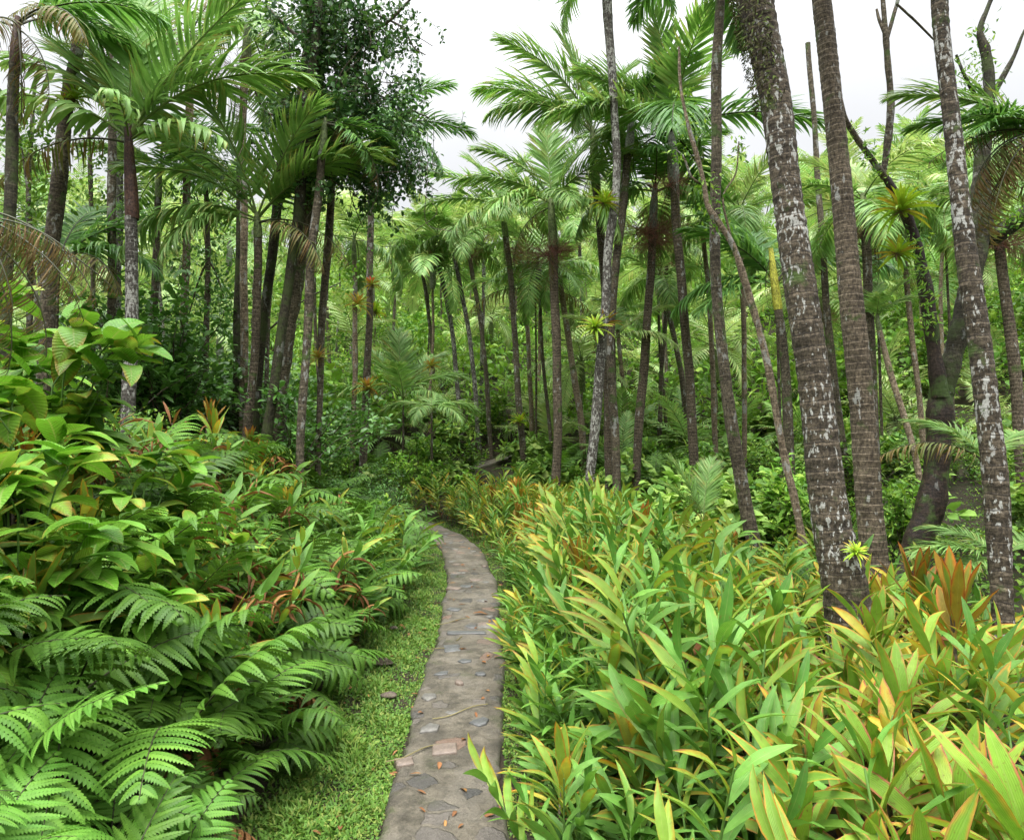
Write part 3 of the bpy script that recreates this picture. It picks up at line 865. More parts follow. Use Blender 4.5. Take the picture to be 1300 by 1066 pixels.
palm('slim trunk with bright yellow crownshaft standing behind the thick blotched trunk', [(1002, 575, 13), (999, 500, 13), (994, 440, 12), (988, 392, 11)], (10, 10.2), 'b_grey', seed=5, shaft=('shaft_y', .95, 1.15), fronds=[('dead', 200, -60, .5), ('dead', 330, -50, .5)])
palm('thin bare dead palm pole rising between the two thick trunks', [(1076, 610, 13), (1066, 540, 11), (1053, 430, 10), (1046, 340, 9), (1040, 250, 8), (1033, 150, 7), (1026, 55, 7)], (10, 10.4), 'b_grey', seed=6)
palm('grey palm trunk half hidden behind the close ringed brown trunk', [(1112, 590, 12), (1108, 500, 12), (1104, 410, 12), (1100, 320, 12), (1098, 290, 12)], (9, 9.2), 'b_grey', seed=7, shaft=('shaft_g', .5, 1.2),
     fronds=ring_fronds(8, ['pale', 'mid', 'arch'], 75, 0, 10, .8), fruit=[(.05, -.1, .8, 20)])
palm('small palm with thin leaning ringed stem and a few fronds', [(1163, 582, 8), (1148, 530, 8), (1132, 480, 8), (1122, 440, 7), (1117, 420, 6)], (8.6, 8.9), 'b_tan', seed=8, shaft=('shaft_g', .22, 1.2),
     fronds=[('up', 60, 75, .42), ('mid', 10, 50, .45), ('mid', 130, 55, .4), ('mid', 250, 50, .4), ('up', 340, 72, .42)])
palm('slender ringed trunk with purple fruit near the right edge of the grove', [(1291, 500, 15), (1284, 430, 14), (1274, 360, 13), (1268, 310, 12), (1265, 290, 12)], (9, 9.2), 'b_ring', seed=9, shaft=('shaft_g', .6, 1.25), fruit=[(.08, -.25, 1.0, 10), (-.1, -.2, .9, 31)],
     fronds=ring_fronds(9, ['palm' if 0 else 'mid', 'arch'], 75, 0, 50, .9))
palm('thin brownish pole of a palm in the undergrowth behind the forked tree', [(1166, 495, 7), (1158, 430, 7), (1152, 370, 7), (1148, 310, 6)], (12, 12.2), 'b_tan', seed=10, shaft=('shaft_g', .5, 1.3), fronds=ring_fronds(9, ['pale', 'mid', 'arch'], 75, 0, 80, .9))

# centre
palm('tall ringed palm trunk speckled white, carrying two bromeliads, standing in front of others', [(748, 622, 13), (753, 570, 13), (758, 510, 14), (764, 440, 13), (769, 380, 12), (772, 320, 12), (780, 262, 12), (783, 200, 11), (780, 140, 11), (775, 70, 12), (771, 0, 14), (769, -40, 13)], (10.8, 11.2), 'b_white', seed=20, top_extra=.3,
     fronds=[('dark', 200, 0, 1.), ('dark', 330, 5, 1.), ('mid', 160, -25, .9), ('dark', 20, 10, 1.), ('dark', 270, 35, 1.), ('dark', 80, 60, 1.)], sides=16)
palm('dark straight palm trunk close beside the white speckled trunk', [(784, 628, 11), (781, 560, 12), (777, 490, 11), (775, 420, 11), (783, 330, 11), (792, 250, 11), (798, 190, 10)], (11.2, 12), 'b_grey', seed=21, shaft=('shaft_grey', .9, 1.2),
     fronds=ring_fronds(7, ['mid', 'dark', 'arch'], 75, 0, 20))
palm('ringed brown palm with fan of green fronds and purple fruit, centre of the grove', [(706, 608, 12), (708, 540, 12), (707, 460, 12), (705, 400, 12), (703, 340, 12), (702, 312, 13)], (12.2, 12.3), 'b_ring', seed=22, shaft=('shaft_g', .95, 1.0), fruit=[(-.12, -.18, 1.0, 40), (.1, -.12, .9, 121)],
     fronds=[('up', 95, 82, 1.15, 0), ('up', 20, 70, 1.2, 1), ('mid', 345, 52, 1.15, 0), ('mid', 165, 66, 1.2, 0), ('mid', 195, 40, 1.15, 1), ('arch', 215, 22, 1.05, 0), ('arch', 325, 18, 1.05, 1), ('arch', 280, 25, .9, 0), ('arch', 90, 40, 1., 0), ('half', 190, -20, .75)], sides=16)
palm('thin dark palm trunk with a small bromeliad low down, left of the centre palm', [(667, 606, 9), (661, 540, 9), (656, 470, 8), (652, 400, 8), (647, 340, 8), (642, 300, 8)], (15.5, 15.7), 'b_grey', seed=23, shaft=('shaft_g', .8, 1.1), fruit=[(.35, -.4, .9, 20)],
     fronds=[('up', 150, 70, 1.2), ('mid', 185, 50, 1.25), ('mid', 175, 30, 1.2), ('up', 40, 72, 1.2), ('mid', 10, 45, 1.2), ('arch', 200, 10, 1.1), ('arch', 340, 15, 1.1), ('arch', 270, 20, 1.), ('mid', 90, 50, 1.)])
palm('ringed palm trunk leaning slightly, crown hung with purple fruit', [(808, 592, 11), (812, 530, 12), (818, 460, 12), (823, 390, 11), (827, 330, 11), (829, 290, 11)], (12.6, 12.8), 'b_ring', seed=24, shaft=('shaft_grey', .9, 1.15), fruit=[(-.15, -.1, 1.2, 20), (.2, -.05, 1.2, 71), (.0, -.3, 1.0, 131)],
     fronds=ring_fronds(9, ['mid', 'dark', 'arch'], 78, 0, 60, 1.05))
palm('palm with long grey crownshaft and dense dark crown above the fruiting palm', [(877, 505, 12), (872, 440, 12), (866, 370, 12), (860, 300, 12), (856, 232, 12)], (11.6, 11.7), 'b_ring', seed=25, shaft=('shaft_grey', 1.15, 1.35), fruit=[(-.1, -.05, .8, 55)],
     fronds=ring_fronds(11, ['up', 'mid', 'dark'], 84, 5, 100, 1.4))
palm('tall palm whose long feathery fronds lean out against the white sky', [(770, 420, 12), (768, 360, 12), (763, 300, 11), (758, 250, 11), (756, 222, 12)], (13.2, 13.3), 'b_ring', seed=26, shaft=('shaft_g', 1.0, 1.15), fruit=[(-.1, -.05, .9, 15)],
     fronds=[('mid', 180, 74, 1.7, 0), ('mid', 172, 56, 1.65, 1), ('arch', 188, 48, 1.4, 0), ('up', 150, 84, 1.6, 0), ('up', 40, 74, 1.5, 1), ('mid', 300, 40, 1.1), ('mid', 355, 40, 1.2), ('arch', 345, 8, 1.1), ('arch', 210, -5, .9), ('mid', 80, 45, 1.1)], sides=14)
palm('lone dark trunk with several bromeliads, between the vine tree and the open sky', [(463, 540, 10), (466, 480, 10), (469, 400, 9), (470, 320, 9), (471, 240, 9), (474, 190, 10)], (13, 13.1), 'b_grey', seed=27, shaft=('shaft_g', .5, 1.1),
     fronds=[('dark', 20, 62, 1.2, 0), ('dark', 5, 25, 1.2, 0), ('dark', 350, 5, 1.1, 1), ('mid', 60, 50, 1.), ('arch', 150, 40, 1.1), ('dark', 200, 50, 1.), ('arch', 200, 0, 1.), ('dark', 290, 30, .9)])
palm('dull orange brown leaning stem left of the white speckled trunk', [(738, 540, 9), (731, 490, 9), (723, 440, 8), (716, 390, 8), (711, 360, 7)], (16, 16.4), 'b_tan', seed=28, shaft=('shaft_g', .5, 1.2), fronds=ring_fronds(8, ['mid', 'arch'], 75, 0, 0, .9))
palm('thin tan stem leaning behind the dark straight trunk', [(800, 560, 6), (794, 510, 6), (788, 460, 6), (784, 420, 5)], (17, 17.2), 'b_tan', seed=29, shaft=('shaft_g', .5, 1.2), fronds=ring_fronds(8, ['pale', 'mid', 'arch'], 75, 0, 200, .8))
palm('thin trunk leaning left, right of the fruiting palm', [(868, 495, 8), (860, 450, 7), (852, 410, 7), (842, 372, 6)], (15.5, 15.8), 'b_grey', seed=30, shaft=('shaft_g', .5, 1.2), fronds=ring_fronds(8, ['pale', 'mid', 'arch'], 75, 0, 160, .9))

# left
palm('young palm with dark red brown crownshaft and open feathery crown beside the path bank', [(165, 470, 17), (166, 420, 17), (167, 360, 16), (168, 310, 15), (167, 276, 16)], (7.4, 7.5), 'b_white', seed=40, shaft=('shaft_b', 1.12, 1.12),
     fronds=[('up', 110, 84, 1.4, 0), ('up', 185, 74, 1.4, 1), ('up', 5, 66, 1.5, 0), ('mid', 15, 58, 1.4, 1), ('broad', 168, 58, 1.45, 0), ('broad', 198, 42, 1.25, 1), ('broad', 290, 40, .8, 1), ('broad', 345, 30, .95, 1), ('up', 155, 62, 1.35, 1), ('half', 185, 15, .9), ('up', 60, 70, 1.3)], sides=18)
palm('stout grey trunk topped by bromeliads, left of the young palm with red crownshaft', [(64, 345, 18), (68, 290, 20), (73, 240, 20), (79, 190, 19), (85, 140, 17), (95, 80, 16), (104, 20, 16), (108, -30, 15)], (7.8, 8), 'b_grey', seed=41, top_extra=.5,
     fronds=[('half', 200, -5, 1.), ('dark', 250, 20, .9), ('dark', 60, 40, 1.), ('dark', 150, 40, 1.)], sides=16)
palm('dark trunk at the far left edge under hanging brown-tipped fronds', [(10, 330, 15), (12, 270, 15), (14, 200, 15), (17, 130, 14), (20, 80, 13)], (6.6, 6.7), 'b_moss', seed=42, shaft=('shaft_b', .5, 1.15),
     fronds=[('half', 330, 14, .8), ('dark', 20, 50, .9), ('half', 280, -10, .7), ('dark', 60, 50, .9), ('half', 200, 10, .9), ('dead', 315, -40, .7), ('dead', 350, -30, .6)])
palm('slim grey stem directly behind the young palm', [(142, 345, 11), (142, 280, 11), (142, 210, 11), (142, 130, 10), (143, 70, 10)], (9.5, 9.6), 'b_grey', seed=43, shaft=('shaft_g', .7, 1.2), fronds=ring_fronds(7, ['mid', 'mid', 'half'], 78, 0, 30, .8))
palm('lichen spotted stem half covered by the young palm', [(150, 330, 10), (151, 270, 10), (152, 210, 10), (153, 160, 9)], (11, 11.1), 'b_white', seed=44, shaft=('shaft_g', .7, 1.2), fronds=ring_fronds(6, ['mid', 'arch'], 78, 0, 70, .75))
palm('high palm with pale green crownshaft and fruit above the drooping fronds', [(310, 330, 10), (309, 260, 10), (308, 190, 10), (309, 130, 10), (311, 92, 11)], (9.8, 9.9), 'b_tan', seed=45, shaft=('shaft_g', .95, 1.25), fruit=[(-.08, .0, .8, 15)], fronds=ring_fronds(8, ['mid', 'mid', 'arch'], 75, -10, 200, .9))
palm('thin brown stem between the young palm and the vine covered tree', [(236, 330, 10), (237, 270, 10), (238, 200, 10), (241, 130, 10), (243, 80, 9)], (11, 11.1), 'b_tan', seed=46, shaft=('shaft_g', .7, 1.2), fronds=ring_fronds(7, ['mid', 'mid', 'half'], 78, -5, 120, .8))
palm('low palm whose great fronds arch over the dark trunks below the vine tree', [(316, 525, 13), (322, 460, 12), (326, 400, 12), (328, 340, 12), (327, 300, 12)], (8.6, 8.4), 'b_ring', seed=47, shaft=('shaft_g', .3, 1.1),
     fronds=[('mid', 182, 46, 1.15, 0), ('mid', 195, 64, 1.15, 1), ('up', 225, 74, 1.1, 0), ('up', 330, 66, 1.1, 1), ('mid', 350, 50, 1.15, 0), ('arch', 200, 28, 1.05, 1), ('mid', 20, 60, 1.1, 0), ('arch', 225, 12, .85, 0), ('dead', 350, 12, .85, 0), ('half', 330, 5, .8)], sides=16)
palm('dark mossy trunk leaning right, second in the cluster below the vine tree', [(326, 500, 14), (331, 450, 14), (337, 390, 15), (343, 340, 16), (350, 280, 16), (356, 220, 15), (362, 150, 13), (366, 80, 12)], (9, 9.1), 'b_moss', seed=48)
palm('thick mossy leaning trunk in the middle of the cluster below the vine tree', [(338, 552, 18), (345, 510, 17), (354, 450, 16), (362, 390, 16), (370, 330, 17), (380, 270, 18), (386, 200, 18), (394, 120, 17), (402, 40, 15), (408, -60, 14)], (8.2, 8.5), 'b_moss', seed=49, sides=18)
palm('grey lichened trunk behind the thick mossy leaning trunk', [(361, 505, 13), (366, 450, 12), (371, 400, 12), (375, 340, 12), (380, 280, 12), (385, 200, 11), (390, 120, 10)], (9.6, 9.7), 'b_white', seed=50)
palm('straight dark ringed trunk in front on the right of the cluster', [(381, 588, 13), (384, 520, 13), (388, 450, 13), (392, 390, 14), (396, 320, 14), (403, 255, 13), (409, 190, 12)], (7.9, 8.1), 'b_grey', seed=51, sides=16, shaft=('shaft_g', .4, 1.15), fronds=[('dark', 20, 12, .6, 0), ('dark', 350, -8, .6, 1), ('dead', 345, -12, .7, 0), ('dark', 80, 20, .7)])
palm('reddish brown slim trunk rightmost of the cluster below the vine tree', [(405, 545, 9), (406, 490, 10), (408, 430, 11), (412, 370, 12), (416, 310, 13), (421, 245, 12), (426, 170, 11), (432, 100, 10)], (9.2, 9.3), 'b_grey', seed=52)
palm('shaded dark trunk left of the cluster, before dark leafy bushes', [(299, 525, 12), (301, 470, 13), (302, 410, 13), (303, 350, 12), (304, 280, 11), (306, 200, 11), (309, 110, 10)], (9.9, 10), 'b_moss', seed=53)
palm('thin shaded stem between the young palm and the dark bushes', [(188, 462, 9), (193, 410, 9), (196, 360, 9), (199, 300, 9), (201, 250, 8)], (10.5, 10.6), 'b_grey', seed=54, shaft=('shaft_g', .5, 1.2), fronds=ring_fronds(7, ['dark', 'mid'], 70, 0, 45, .75))

# palms just outside the picture whose fronds hang into it
palm('palm off the picture edge, its dead brown fronds hanging over the leafy shrub', [(-100, 640, 40), (-90, 500, 38), (-76, 380, 36), (-66, 262, 34)], (3.4, 3.5), 'b_grey', seed=60,
     fronds=[('dead', 8, 4, .55, 0), ('dead', 352, -10, .55, 1), ('dead', 24, -2, .52, 1), ('dead', 335, -6, .5, 0), ('dead', 15, -20, .55, 0), ('dead', 40, 0, .5, 0), ('dead', 0, -30, .55, 0), ('dead', 345, 8, .5, 1)])
palm('palm off the edge with a skirt of dead brown fronds behind the dark ringed trunk', [(1350, 650, 32), (1342, 450, 30), (1332, 250, 28), (1322, 160, 28)], (5.2, 5.3), 'b_ring', seed=61,
     fronds=[('dark', 184, 24, .5, 0), ('dark', 200, 14, .5, 0), ('dark', 168, 8, .46, 0), ('dead', 182, 6, .6, 1), ('dead', 192, -5, .62, 0), ('dead', 205, -22, .62, 1), ('half', 190, -2, .5), ('dead', 185, -15, .62, 0), ('dead', 170, -35, .6, 1), ('dead', 200, -45, .55, 0), ('half', 175, -25, .55), ('dark', 150, 45, .6), ('mid', 140, 62, .8), ('dead', 215, -28, .6, 0)])

# ------------------------------------------------------------------ broadleaf trees and crooked stems
def limb(mb, pts, Y, seed=0, sides=12, down=False, mat=0, wob=.03):
    P, R = px_points(pts, Y)
    if down:
        P, R = to_ground(P, R, 1.25)
    ln = np.linalg.norm(np.diff(P, axis=0), axis=1).sum()
    C = catmull(np.column_stack([P, R]), int(max(10, ln * 22)))
    s = np.linspace(0, ln, len(C))
    r = C[:, 3] * (1 + .07 * np.sin(s * 7 + seed) + .05 * np.sin(s * 17 + seed * 2))
    tube(mb, C[:, :3], r, sides, mat=mat, wob=wob)
    return P, R


mb = MB()
P, R = limb(mb, [(1148, 745, 38), (1164, 690, 33), (1182, 640, 31), (1190, 580, 30), (1193, 530, 28), (1195, 490, 26)], (6.2, 6.4), 1, 18, True)
base = P[0].copy()
root = thing('forked_tree', 'dark crooked broadleaf tree that forks, its foot curving among the undergrowth', 'tree', base)
limb(mb, [(1194, 505, 21), (1186, 450, 18), (1180, 400, 17), (1172, 350, 16), (1160, 300, 14), (1147, 265, 12), (1132, 238, 10), (1122, 222, 9)], (6.35, 6.5), 2, 14)
obj('trunk', mb.mesh('trunk', [M['b_dark']], offset=base), root)
mb = MB(); limb(mb, [(1124, 226, 9), (1102, 196, 8), (1085, 172, 7), (1072, 148, 6), (1066, 120, 6), (1060, 70, 4)], (6.5, 6.3), 3, 10)
obj('limb', mb.mesh('limb', [M['b_grey']], offset=base), root)
mb = MB(); limb(mb, [(1121, 222, 8), (1127, 180, 9), (1131, 130, 9), (1127, 80, 8), (1124, 40, 7), (1120, -10, 6), (1116, -60, 5)], (6.5, 6.6), 4, 10)
limb(mb, [(1126, 50, 6), (1133, 25, 5), (1140, 0, 5), (1150, -40, 4)], (6.55, 6.6), 5, 8)
limb(mb, [(1138, 5, 3), (1160, 25, 3), (1180, 45, 2.5), (1195, 60, 1.5)], (6.55, 6.6), 6, 6)
limb(mb, [(1124, 45, 4), (1116, 25, 4), (1113, 12, 3)], (6.55, 6.6), 7, 6)
obj('limb', mb.mesh('limb', [M['b_grey']], offset=base), root)
mb = MB(); limb(mb, [(1195, 500, 26), (1210, 450, 25), (1224, 400, 24), (1236, 340, 25), (1243, 290, 27), (1245, 240, 23), (1248, 180, 17), (1256, 120, 15), (1252, 70, 12), (1244, 40, 8), (1254, 10, 6), (1268, -25, 4), (1276, -60, 2)], (6.4, 6.9), 8, 14)
limb(mb, [(1244, 290, 20), (1262, 300, 24), (1285, 285, 22), (1310, 265, 20), (1350, 230, 16)], (6.8, 6.6), 9, 10)
limb(mb, [(1256, 130, 9), (1272, 100, 8), (1288, 70, 5), (1300, 40, 3.5), (1322, 0, 2)], (6.9, 6.9), 10, 8)
limb(mb, [(1250, 140, 7), (1236, 118, 5), (1224, 95, 4), (1214, 70, 3)], (6.9, 6.9), 11, 8)
obj('limb', mb.mesh('limb', [M['b_moss']], offset=base), root)
rs = np.random.default_rng(17); mb = MB()
for (x0, y0, x1, y1, yd, n) in [(1244, 270, 1250, 170, 6.75, 260), (1250, 170, 1256, 110, 6.8, 300), (1254, 100, 1244, 35, 6.85, 200), (1245, 290, 1300, 272, 6.7, 240), (1180, 420, 1160, 300, 6.3, 260), (1244, 130, 1220, 80, 6.85, 120), (1122, 222, 1080, 165, 6.4, 120)]:
    t_ = rs.random(n)[:, None]
    c = at(x0, y0, yd) * (1 - t_) + at(x1, y1, yd) * t_ + rs.normal(0, .055, (n, 3))
    leaf_batch(mb, c, nrm(rs.normal(0, 1, (n, 3)) + [0, 0, .2]), nrm(rs.normal(0, 1, (n, 3))), rs.uniform(.03, .09, n), rs.uniform(.012, .03, n), .8, rows=2, prof=P_OVATE)
obj('epiphyte', mb.mesh('epiphyte', [M['shrub']], offset=base), root)

mb = MB()
P, R = limb(mb, [(1022, 708, 11), (1010, 640, 10), (998, 590, 9), (988, 540, 9), (976, 470, 9), (964, 420, 9), (948, 365, 9), (932, 315, 8), (914, 285, 8), (899, 262, 7), (893, 230, 6), (884, 195, 6), (874, 160, 5), (864, 110, 4), (862, 60, 3)], (6.6, 7), 12, 10, True)
limb(mb, [(932, 320, 4), (925, 290, 3), (918, 250, 2.5), (934, 220, 2), (938, 180, 1.5)], (6.9, 6.9), 13, 6)
limb(mb, [(893, 235, 3.5), (878, 225, 3), (868, 200, 2.5), (858, 190, 1.5)], (6.95, 6.9), 14, 6)
base = P[0].copy()
root = thing('crooked_sapling', 'thin pale crooked stem snaking up beside the thick blotched trunk', 'tree', base)
obj('trunk', mb.mesh('trunk', [M['b_tan']], offset=base), root)
rs = np.random.default_rng(9); mb = MB()
for (px, py, s_, n) in ((876, 160, .16, 60), (892, 232, .16, 60), (866, 120, .14, 50), (900, 265, .14, 50), (938, 190, .12, 40), (862, 196, .12, 40), (915, 285, .12, 40)):
    c = at(px, py, 7); q = c + rs.normal(0, s_ * .45, (n, 3))
    leaf_batch(mb, q, nrm(rs.normal(0, 1, (n, 3)) + [0, 0, -.3]), nrm(rs.normal(0, .5, (n, 3)) + [0, 0, 1]), rs.uniform(.05, .09, n), .03, .5, rows=2, prof=P_OVATE)
obj('crown', mb.mesh('crown', [M['shrub']], offset=base), root)

for (nm_, lab, base_px, Yd, blobs_, mat_) in [
    ('slender_tree', 'slender tree with fine pale foliage between the far left trunk and stout grey trunk', [(38, 330, 7), (36, 250, 6), (40, 170, 5), (44, 110, 4)], 9.0, [(40, 200, 40, 60, 420), (52, 250, 35, 40, 260), (20, 150, 30, 40, 200)], 'shrub'),
    ('slender_tree', 'slender tree with loose green foliage right of the stout grey trunk', [(118, 340, 6), (116, 270, 6), (114, 200, 5), (112, 150, 3)], 10.5, [(112, 225, 26, 60, 330), (125, 290, 30, 40, 220)], 'shrub_pale_haze'),
    ('slender_tree', 'thin tree with dark leafy crown behind the great arching fronds', [(262, 420, 8), (264, 330, 7), (262, 250, 6), (258, 160, 4)], 10.8, [(262, 330, 40, 50, 420), (250, 250, 38, 50, 330), (285, 380, 40, 40, 420), (240, 400, 40, 50, 420)], 'shrub_d'),
    ('slender_tree', 'thin tree with dark leafy crown left of the reddish brown slim trunk', [(338, 500, 6), (340, 420, 6), (344, 330, 5), (350, 260, 3)], 11.5, [(350, 330, 40, 50, 300), (430, 360, 26, 60, 260)], 'shrub')]:
    mb = MB(); P, R = limb(mb, base_px, (Yd, Yd), 3, 8, True); base = P[0].copy()
    for (px, py, sx_, sy_, n) in blobs_:
        limb(mb, [(base_px[1][0], base_px[1][1], 3), ((px + base_px[1][0]) / 2, (py + base_px[1][1]) / 2 - 8, 2.4), (px, py, 1.6)], (Yd, Yd), 5, 5)
    root = thing(nm_, lab, 'tree', base)
    obj('trunk', mb.mesh('trunk', [M['b_grey']], offset=base), root)
    mb = MB()
    for (px, py, sx_, sy_, n) in blobs_:
        nc = max(6, n // 14)
        cen = np.array([at(px + rs.normal(0, .6) * sx_, py + rs.normal(0, .6) * sy_, Yd + rs.normal(0, .4)) for _ in range(nc)])
        q = cen[rs.integers(0, nc, n)] + rs.normal(0, .11, (n, 3))
        leaf_batch(mb, q, nrm(rs.normal(0, 1, (n, 3)) + [0, 0, -.3]), nrm(rs.normal(0, .5, (n, 3)) + [0, 0, 1]), rs.uniform(.06, .12, n), rs.uniform(.03, .055, n), .5, rows=3, prof=P_OVATE)
    obj('crown', mb.mesh('crown', [M[mat_]], offset=base), root)

# leaning log at the right edge, fallen
mb = MB(); C = catmull(np.column_stack([[at(1262, 806, 3.75), at(1285, 818, 3.7), at(1312, 838, 3.6), at(1400, 880, 3.4)], [.028, .032, .034, .036]]), 24)
tube(mb, C[:, :3], C[:, 3], 12, wob=.03)
o = obj('fallen_log', mb.mesh('fallen_log', [M['b_tan']], offset=C[0, :3]), loc=C[0, :3])
tag(o, 'short pale grey log leaning on the foot of the dark ringed trunk', 'log')

# the tree smothered in vines
rs = np.random.default_rng(21)
mb = MB()
P, R = limb(mb, [(352, 520, 20), (362, 440, 20), (374, 360, 22), (384, 290, 26), (390, 200, 30), (396, 100, 32), (402, 20, 30), (408, -60, 28)], (8.9, 8.9), 15, 16, True)
base = P[0].copy()
root = thing('vine_covered_tree', 'tall tree smothered in small dark leaved vines and hanging twigs', 'tree', base)
obj('trunk', mb.mesh('trunk', [M['b_grey']], offset=base), root)
mb = MB()
LB = [((400, 90, 7), (440, 60, 5), (490, 30, 4), (530, -10, 3)), ((395, 140, 7), (430, 150, 5), (480, 160, 4), (530, 175, 2)), ((398, 60, 6), (370, 40, 5), (340, 10, 4)), ((392, 170, 5), (360, 150, 4), (335, 140, 3), (318, 100, 2)),
      ((400, 30, 7), (450, -10, 6), (500, -40, 5)), ((398, 110, 6), (450, 110, 5), (500, 130, 3), (545, 150, 2)), ((480, 20, 3), (510, 35, 2.5), (525, 60, 2), (540, 70, 1.5))]
for j, b in enumerate(LB):
    limb(mb, list(b), (8.9, 8.6 + .3 * (j % 3)), 30 + j, 8)
for j in range(46):
    x0, y0 = rs.uniform(360, 500), rs.uniform(20, 200); Yd = rs.uniform(8.3, 9.2)
    pts = [(x0, y0, 1.6)]
    for q in range(4):
        pts.append((pts[-1][0] + rs.normal(3, 16), pts[-1][1] + rs.uniform(-6, 34), 1.5 - .2 * q))
    Pq = np.array([at(a, b, Yd + rs.normal(0, .08)) for a, b, _ in pts]); Cq = catmull(Pq, 22)
    tube(mb, Cq, .006, 4)
obj('branch', mb.mesh('branch', [M['twig']], offset=base), root)
mb = MB(); mbt = MB()
blobs = [(440, 40, 46, 55, 26), (400, 20, 36, 45, 10), (420, 120, 52, 46, 22), (460, 185, 45, 22, 14), (485, 100, 45, 50, 12), (510, 160, 26, 20, 6), (490, 30, 30, 35, 7), (362, 140, 22, 24, 6), (345, 180, 24, 26, 4), (440, 215, 50, 18, 14), (380, 205, 22, 22, 6), (500, 200, 30, 14, 6), (525, 20, 16, 24, 2), (350, 40, 26, 30, 4), (525, 125, 20, 22, 2), (450, -40, 70, 40, 12)]
q_, d_, L_ = [], [], []
for (px, py, sx_, sy_, n) in blobs:
    for c_ in range(int(n * 1.1)):
        cx, cy_, cz = px + rs.normal(0, .72) * sx_, py + rs.normal(0, .66) * sy_, rs.normal(0, .45)
        big = rs.uniform(.75, 1.25)
        for s_ in range(rs.integers(4, 8)):
            p = at(cx + rs.normal(0, 6), cy_ + rs.normal(0, 5), 8.8 + cz * .6 + rs.normal(0, .06))
            v = nrm(rs.normal(0, 1, 3) + [0, 0, -.5]); line = [p.copy()]
            for m_ in range(int(rs.integers(9, 24))):
                v = nrm(v + rs.normal(0, .30, 3) + [0, 0, -.10]); p = p + v * .030
                line.append(p.copy())
                sd_ = nrm(np.cross(v, rs.normal(0, 1, 3)))
                q_.append(p + sd_ * .008); d_.append(nrm(sd_ + v * .4)); L_.append(rs.uniform(.045, .10) * big)
            if s_ % 2 == 0:
                tube(mbt, np.array(line), .0035, 3, cap=False)
for c_ in range(44):                                    # long trailing curtains
    p = at(rs.choice([rs.normal(430, 45), rs.normal(380, 22), rs.normal(500, 35)]), rs.uniform(90, 230), 8.8 + rs.normal(0, .35)); line = [p.copy()]; v = np.array([0, 0, -1.])
    for m_ in range(int(rs.integers(14, 40))):
        v = nrm(v + rs.normal(0, .2, 3) + [0, 0, -.25]); p = p + v * .034; line.append(p.copy())
        if rs.random() < .7:
            sd_ = nrm(np.cross(v, rs.normal(0, 1, 3))); q_.append(p + sd_ * .008); d_.append(nrm(sd_ + v * .6)); L_.append(rs.uniform(.04, .085))
    tube(mbt, np.array(line), .004, 3, cap=False)
q_, d_, L_ = np.array(q_), np.array(d_), np.array(L_); n = len(q_)
leaf_batch(mb, q_, d_, nrm(rs.normal(0, .5, (n, 3)) + [0, -.35, .9]), L_, L_ * rs.uniform(.5, .7, n), rs.uniform(.2, .8, n), rows=3, prof=P_OVATE)
print('vine leaves', n)
obj('vine_stem', mbt.mesh('vine_stem', [M['twig']], offset=base), root)
obj('vine', mb.mesh('vine', [M['vine']], offset=base), root)
mb = MB()
for j in range(18):
    x0 = rs.uniform(365, 560); y0 = rs.uniform(120, 215); Yd = rs.uniform(8.3, 9.1)
    Pq = np.array([at(x0, y0, Yd), at(x0 + rs.normal(0, 8), y0 + 30, Yd), at(x0 + rs.normal(0, 16), y0 + rs.uniform(50, 80), Yd), at(x0 + rs.normal(0, 30), y0 + rs.uniform(80, 130), Yd)])
    tube(mb, catmull(Pq, 24), .0045, 4)
obj('hanging_stem', mb.mesh('hanging_stem', [M['twig']], offset=base), root)

# leafless twigs against the sky
rs = np.random.default_rng(4)
# ------------------------------------------------------------------ bromeliads
def brom_mesh(name, n=34, L=.34, W=.044, mat='brom', seed=0, rootl=40):
    rs = np.random.default_rng(seed); mb = MB()
    az = np.arange(n) * 2.399 + rs.uniform(-.2, .2, n); el = np.radians(np.linspace(85, 5, n) + rs.uniform(-8, 8, n))
    D = np.column_stack([np.cos(az) * np.cos(el), np.sin(az) * np.cos(el), np.sin(el)])
    N = np.column_stack([-np.cos(az) * np.sin(el), -np.sin(az) * np.sin(el), np.cos(el)])
    leaf_batch(mb, D * .012, D, N, L * np.linspace(.75, 1.05, n) * rs.uniform(.85, 1.1, n), W, rs.uniform(.6, 1.3, n), rows=6, prof=P_STRAP, fold=.45)
    d2 = nrm(np.column_stack([rs.normal(0, 1, rootl), rs.normal(0, 1, rootl), rs.uniform(-1.6, -.3, rootl)]))
    leaf_batch(mb, np.zeros((rootl, 3)), d2, nrm(rs.normal(0, 1, (rootl, 3))), rs.uniform(.06, .16, rootl), .008, 1.0, rows=3, prof=lambda t: np.ones_like(t), mat=1)
    return mb.mesh(name, [M[mat], M['palm_dead']])


BR = [brom_mesh('bromeliad', seed=1), brom_mesh('bromeliad', mat='brom_o', seed=2, n=28), brom_mesh('bromeliad', seed=3, n=44, L=.4)]


def brom(px, py, Y, var, s, label, tilt=(0, 0), red=False, group=None):
    o = obj('bromeliad', BR[var], None, at(px, py, Y), (tilt[0], tilt[1], random.uniform(0, 6)), s * .86)
    tag(o, label, 'bromeliad', group)
    if red:
        mb = MB(); rs = np.random.default_rng(8); n = 16
        d = nrm(np.column_stack([rs.normal(0, .35, n), rs.normal(0, .35, n), np.ones(n)]))
        leaf_batch(mb, d * .1, d, nrm(rs.normal(0, 1, (n, 3))), .16, .03, .3, rows=3)
        obj('flower_spike', mb.mesh('flower_spike', [M['red']]), o, (0, 0, .02))
    return o


